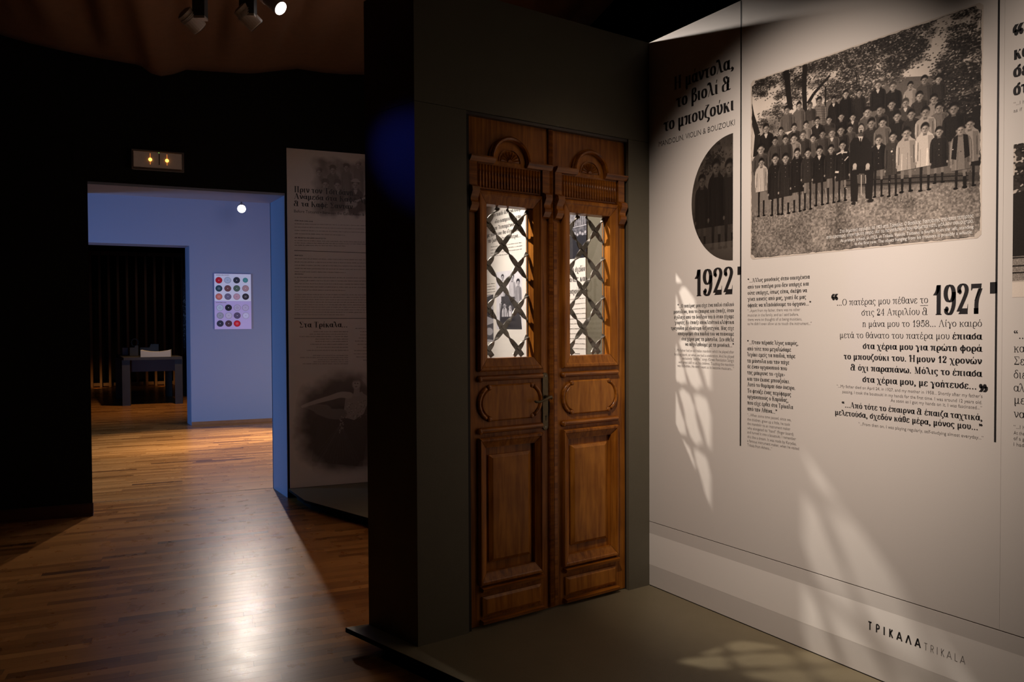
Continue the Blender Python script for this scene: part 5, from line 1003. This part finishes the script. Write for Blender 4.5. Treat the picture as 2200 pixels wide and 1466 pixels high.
# third room: slatted screen, table with card models
sl = thing('slatted_screen', B(-1.0, 13.8, 0), 'tall brown slatted wooden screen at the back of the dark third room', 'screen')
_, zs = BW(300, 560, 13.8)
for i in range(-5, 14):
    s, _ = BW(196 + i * 19.7, 700, 13.8)
    if s > 3.2: break
    mb = MB(); mb.box((s - .025, 13.76, 0.001), (s + .025, 13.84, 3.3), FB); mb.build('slat', 'slat', sl)
mb = MB(); mb.box((-3.9, 13.84, .02), (3.3, 13.88, .10), FB); mb.box((-3.9, 13.84, 3.2), (3.3, 13.88, 3.3), FB); mb.build('rail', 'slat', sl)
ztop = .89; hs = [(-.68, 8.72), (.30, 8.72), (.0, 10.65), (-1.0, 10.5)]; cs = (sum(h[0] for h in hs) / 4, sum(h[1] for h in hs) / 4)
tb = thing('table', B(cs[0], cs[1], 0), 'dark wooden table in the dim third room, seen through both doorways', 'table'); I3 = lambda s, t, h: tuple(B(s, t, h))
ins = lambda k: [(cs[0] + (h[0] - cs[0]) * k, cs[1] + (h[1] - cs[1]) * k) for h in hs]
for l in ins(.90):
    mb = MB(); mb.box((l[0] - .065, l[1] - .065, 0), (l[0] + .065, l[1] + .065, ztop - .05), FB); mb.build('leg', 'table', tb)
mb = MB(); mb.prism(hs, ztop - .05, ztop, I3); mb.build('tabletop', 'table', tb)
mb = MB(); mb.prism(ins(.88), ztop - .27, ztop - .05, I3); mb.build('apron', 'apron', tb)
def card(name, label, cat, px0, px1, t, hpx, depth, m, top=None):
    s0, s1 = BW(px0, 760, t)[0], BW(px1, 760, t)[0]; h = hpx * (t + 6.0) / FPX; root = thing(name, B((s0 + s1) / 2, t, ztop), label, cat)
    mb = MB(); n = 12; xs = [k / n for k in range(n + 1)]; f = top or (lambda x: 1.0)
    P = [(x, 0.0) for x in xs] + [(x, h * f(x)) for x in reversed(xs)]; mb.prism(P, 0, 1, lambda x, z, k: tuple(B(s0 + (s1 - s0) * x, t + depth * k, ztop + z))); mb.build('body', m, root); return root
card('card_tray', 'white card tray with curved rim at the front of the far table', 'model', 302, 367, 8.80, 14, .28, 'model_white', lambda x: .72 + .28 * (2 * x - 1) ** 2)
card('card_box', 'small white box at the left end of the far table', 'box', 263, 275, 10.25, 14, .12, 'model_white')
card('card_house', 'grey card model between the white box and the white tray', 'model', 279, 297, 9.7, 20, .22, 'model_grey', lambda x: .8 if x < .6 else 1.0)
card('card_block', 'long grey card model behind the white tray', 'model', 301, 341, 9.8, 22, .3, 'model_grey', lambda x: .7 + .3 * (x > .5))
s_r = BW(290, 760, 10.0)[0]; rg = thing('ring_stand', B(s_r, 10.0, ztop), 'dark ring on a thin foot behind the grey card model', 'ring')
mb = MB(); mb.tube([B(s_r + .06 * math.cos(t), 10.0, ztop + .25 + .075 * math.sin(t)) for t in [2 * PI * k / 20 for k in range(21)]], .012, 6); mb.build('hoop', 'model_grey', rg)
mb = MB(); mb.tube([B(s_r, 10.0, ztop), B(s_r, 10.0, ztop + .01), B(s_r, 10.0, ztop + .012), B(s_r, 10.0, ztop + .175)], [.05, .05, .01, .01], 8); mb.build('foot', 'model_grey', rg)
wp = thing('picture_panel', B(.8, 10.4, 0), 'narrow pale print on a dark panel at the right edge of the inner doorway', 'panel')
mb = MB(); s_a, _ = BW(391, 650, 10.4); mb.box((s_a, 10.4, 0.001), (s_a + .6, 10.45, 2.6), FB); mb.build('board', 'black', wp)
cv = Canvas(160, 700, .12); cv.leaves(-40, -60, 200, 760, .55, 8, .85)
s_b = s_a + .015; _, za = BW(395, 600, 10.4); _, zb_ = BW(395, 760, 10.4)
print_sheet('print', [(s_b, zb_), (s_b + .3, zb_), (s_b + .3, za), (s_b, za)], (s_b, zb_, s_b + .3, za), cv.image('picture_print', lo=(.03, .03, .03), hi=(.6, .6, .62)), lambda a, z, h: tuple(B(a, 10.4 - h, z)), .001, wp)
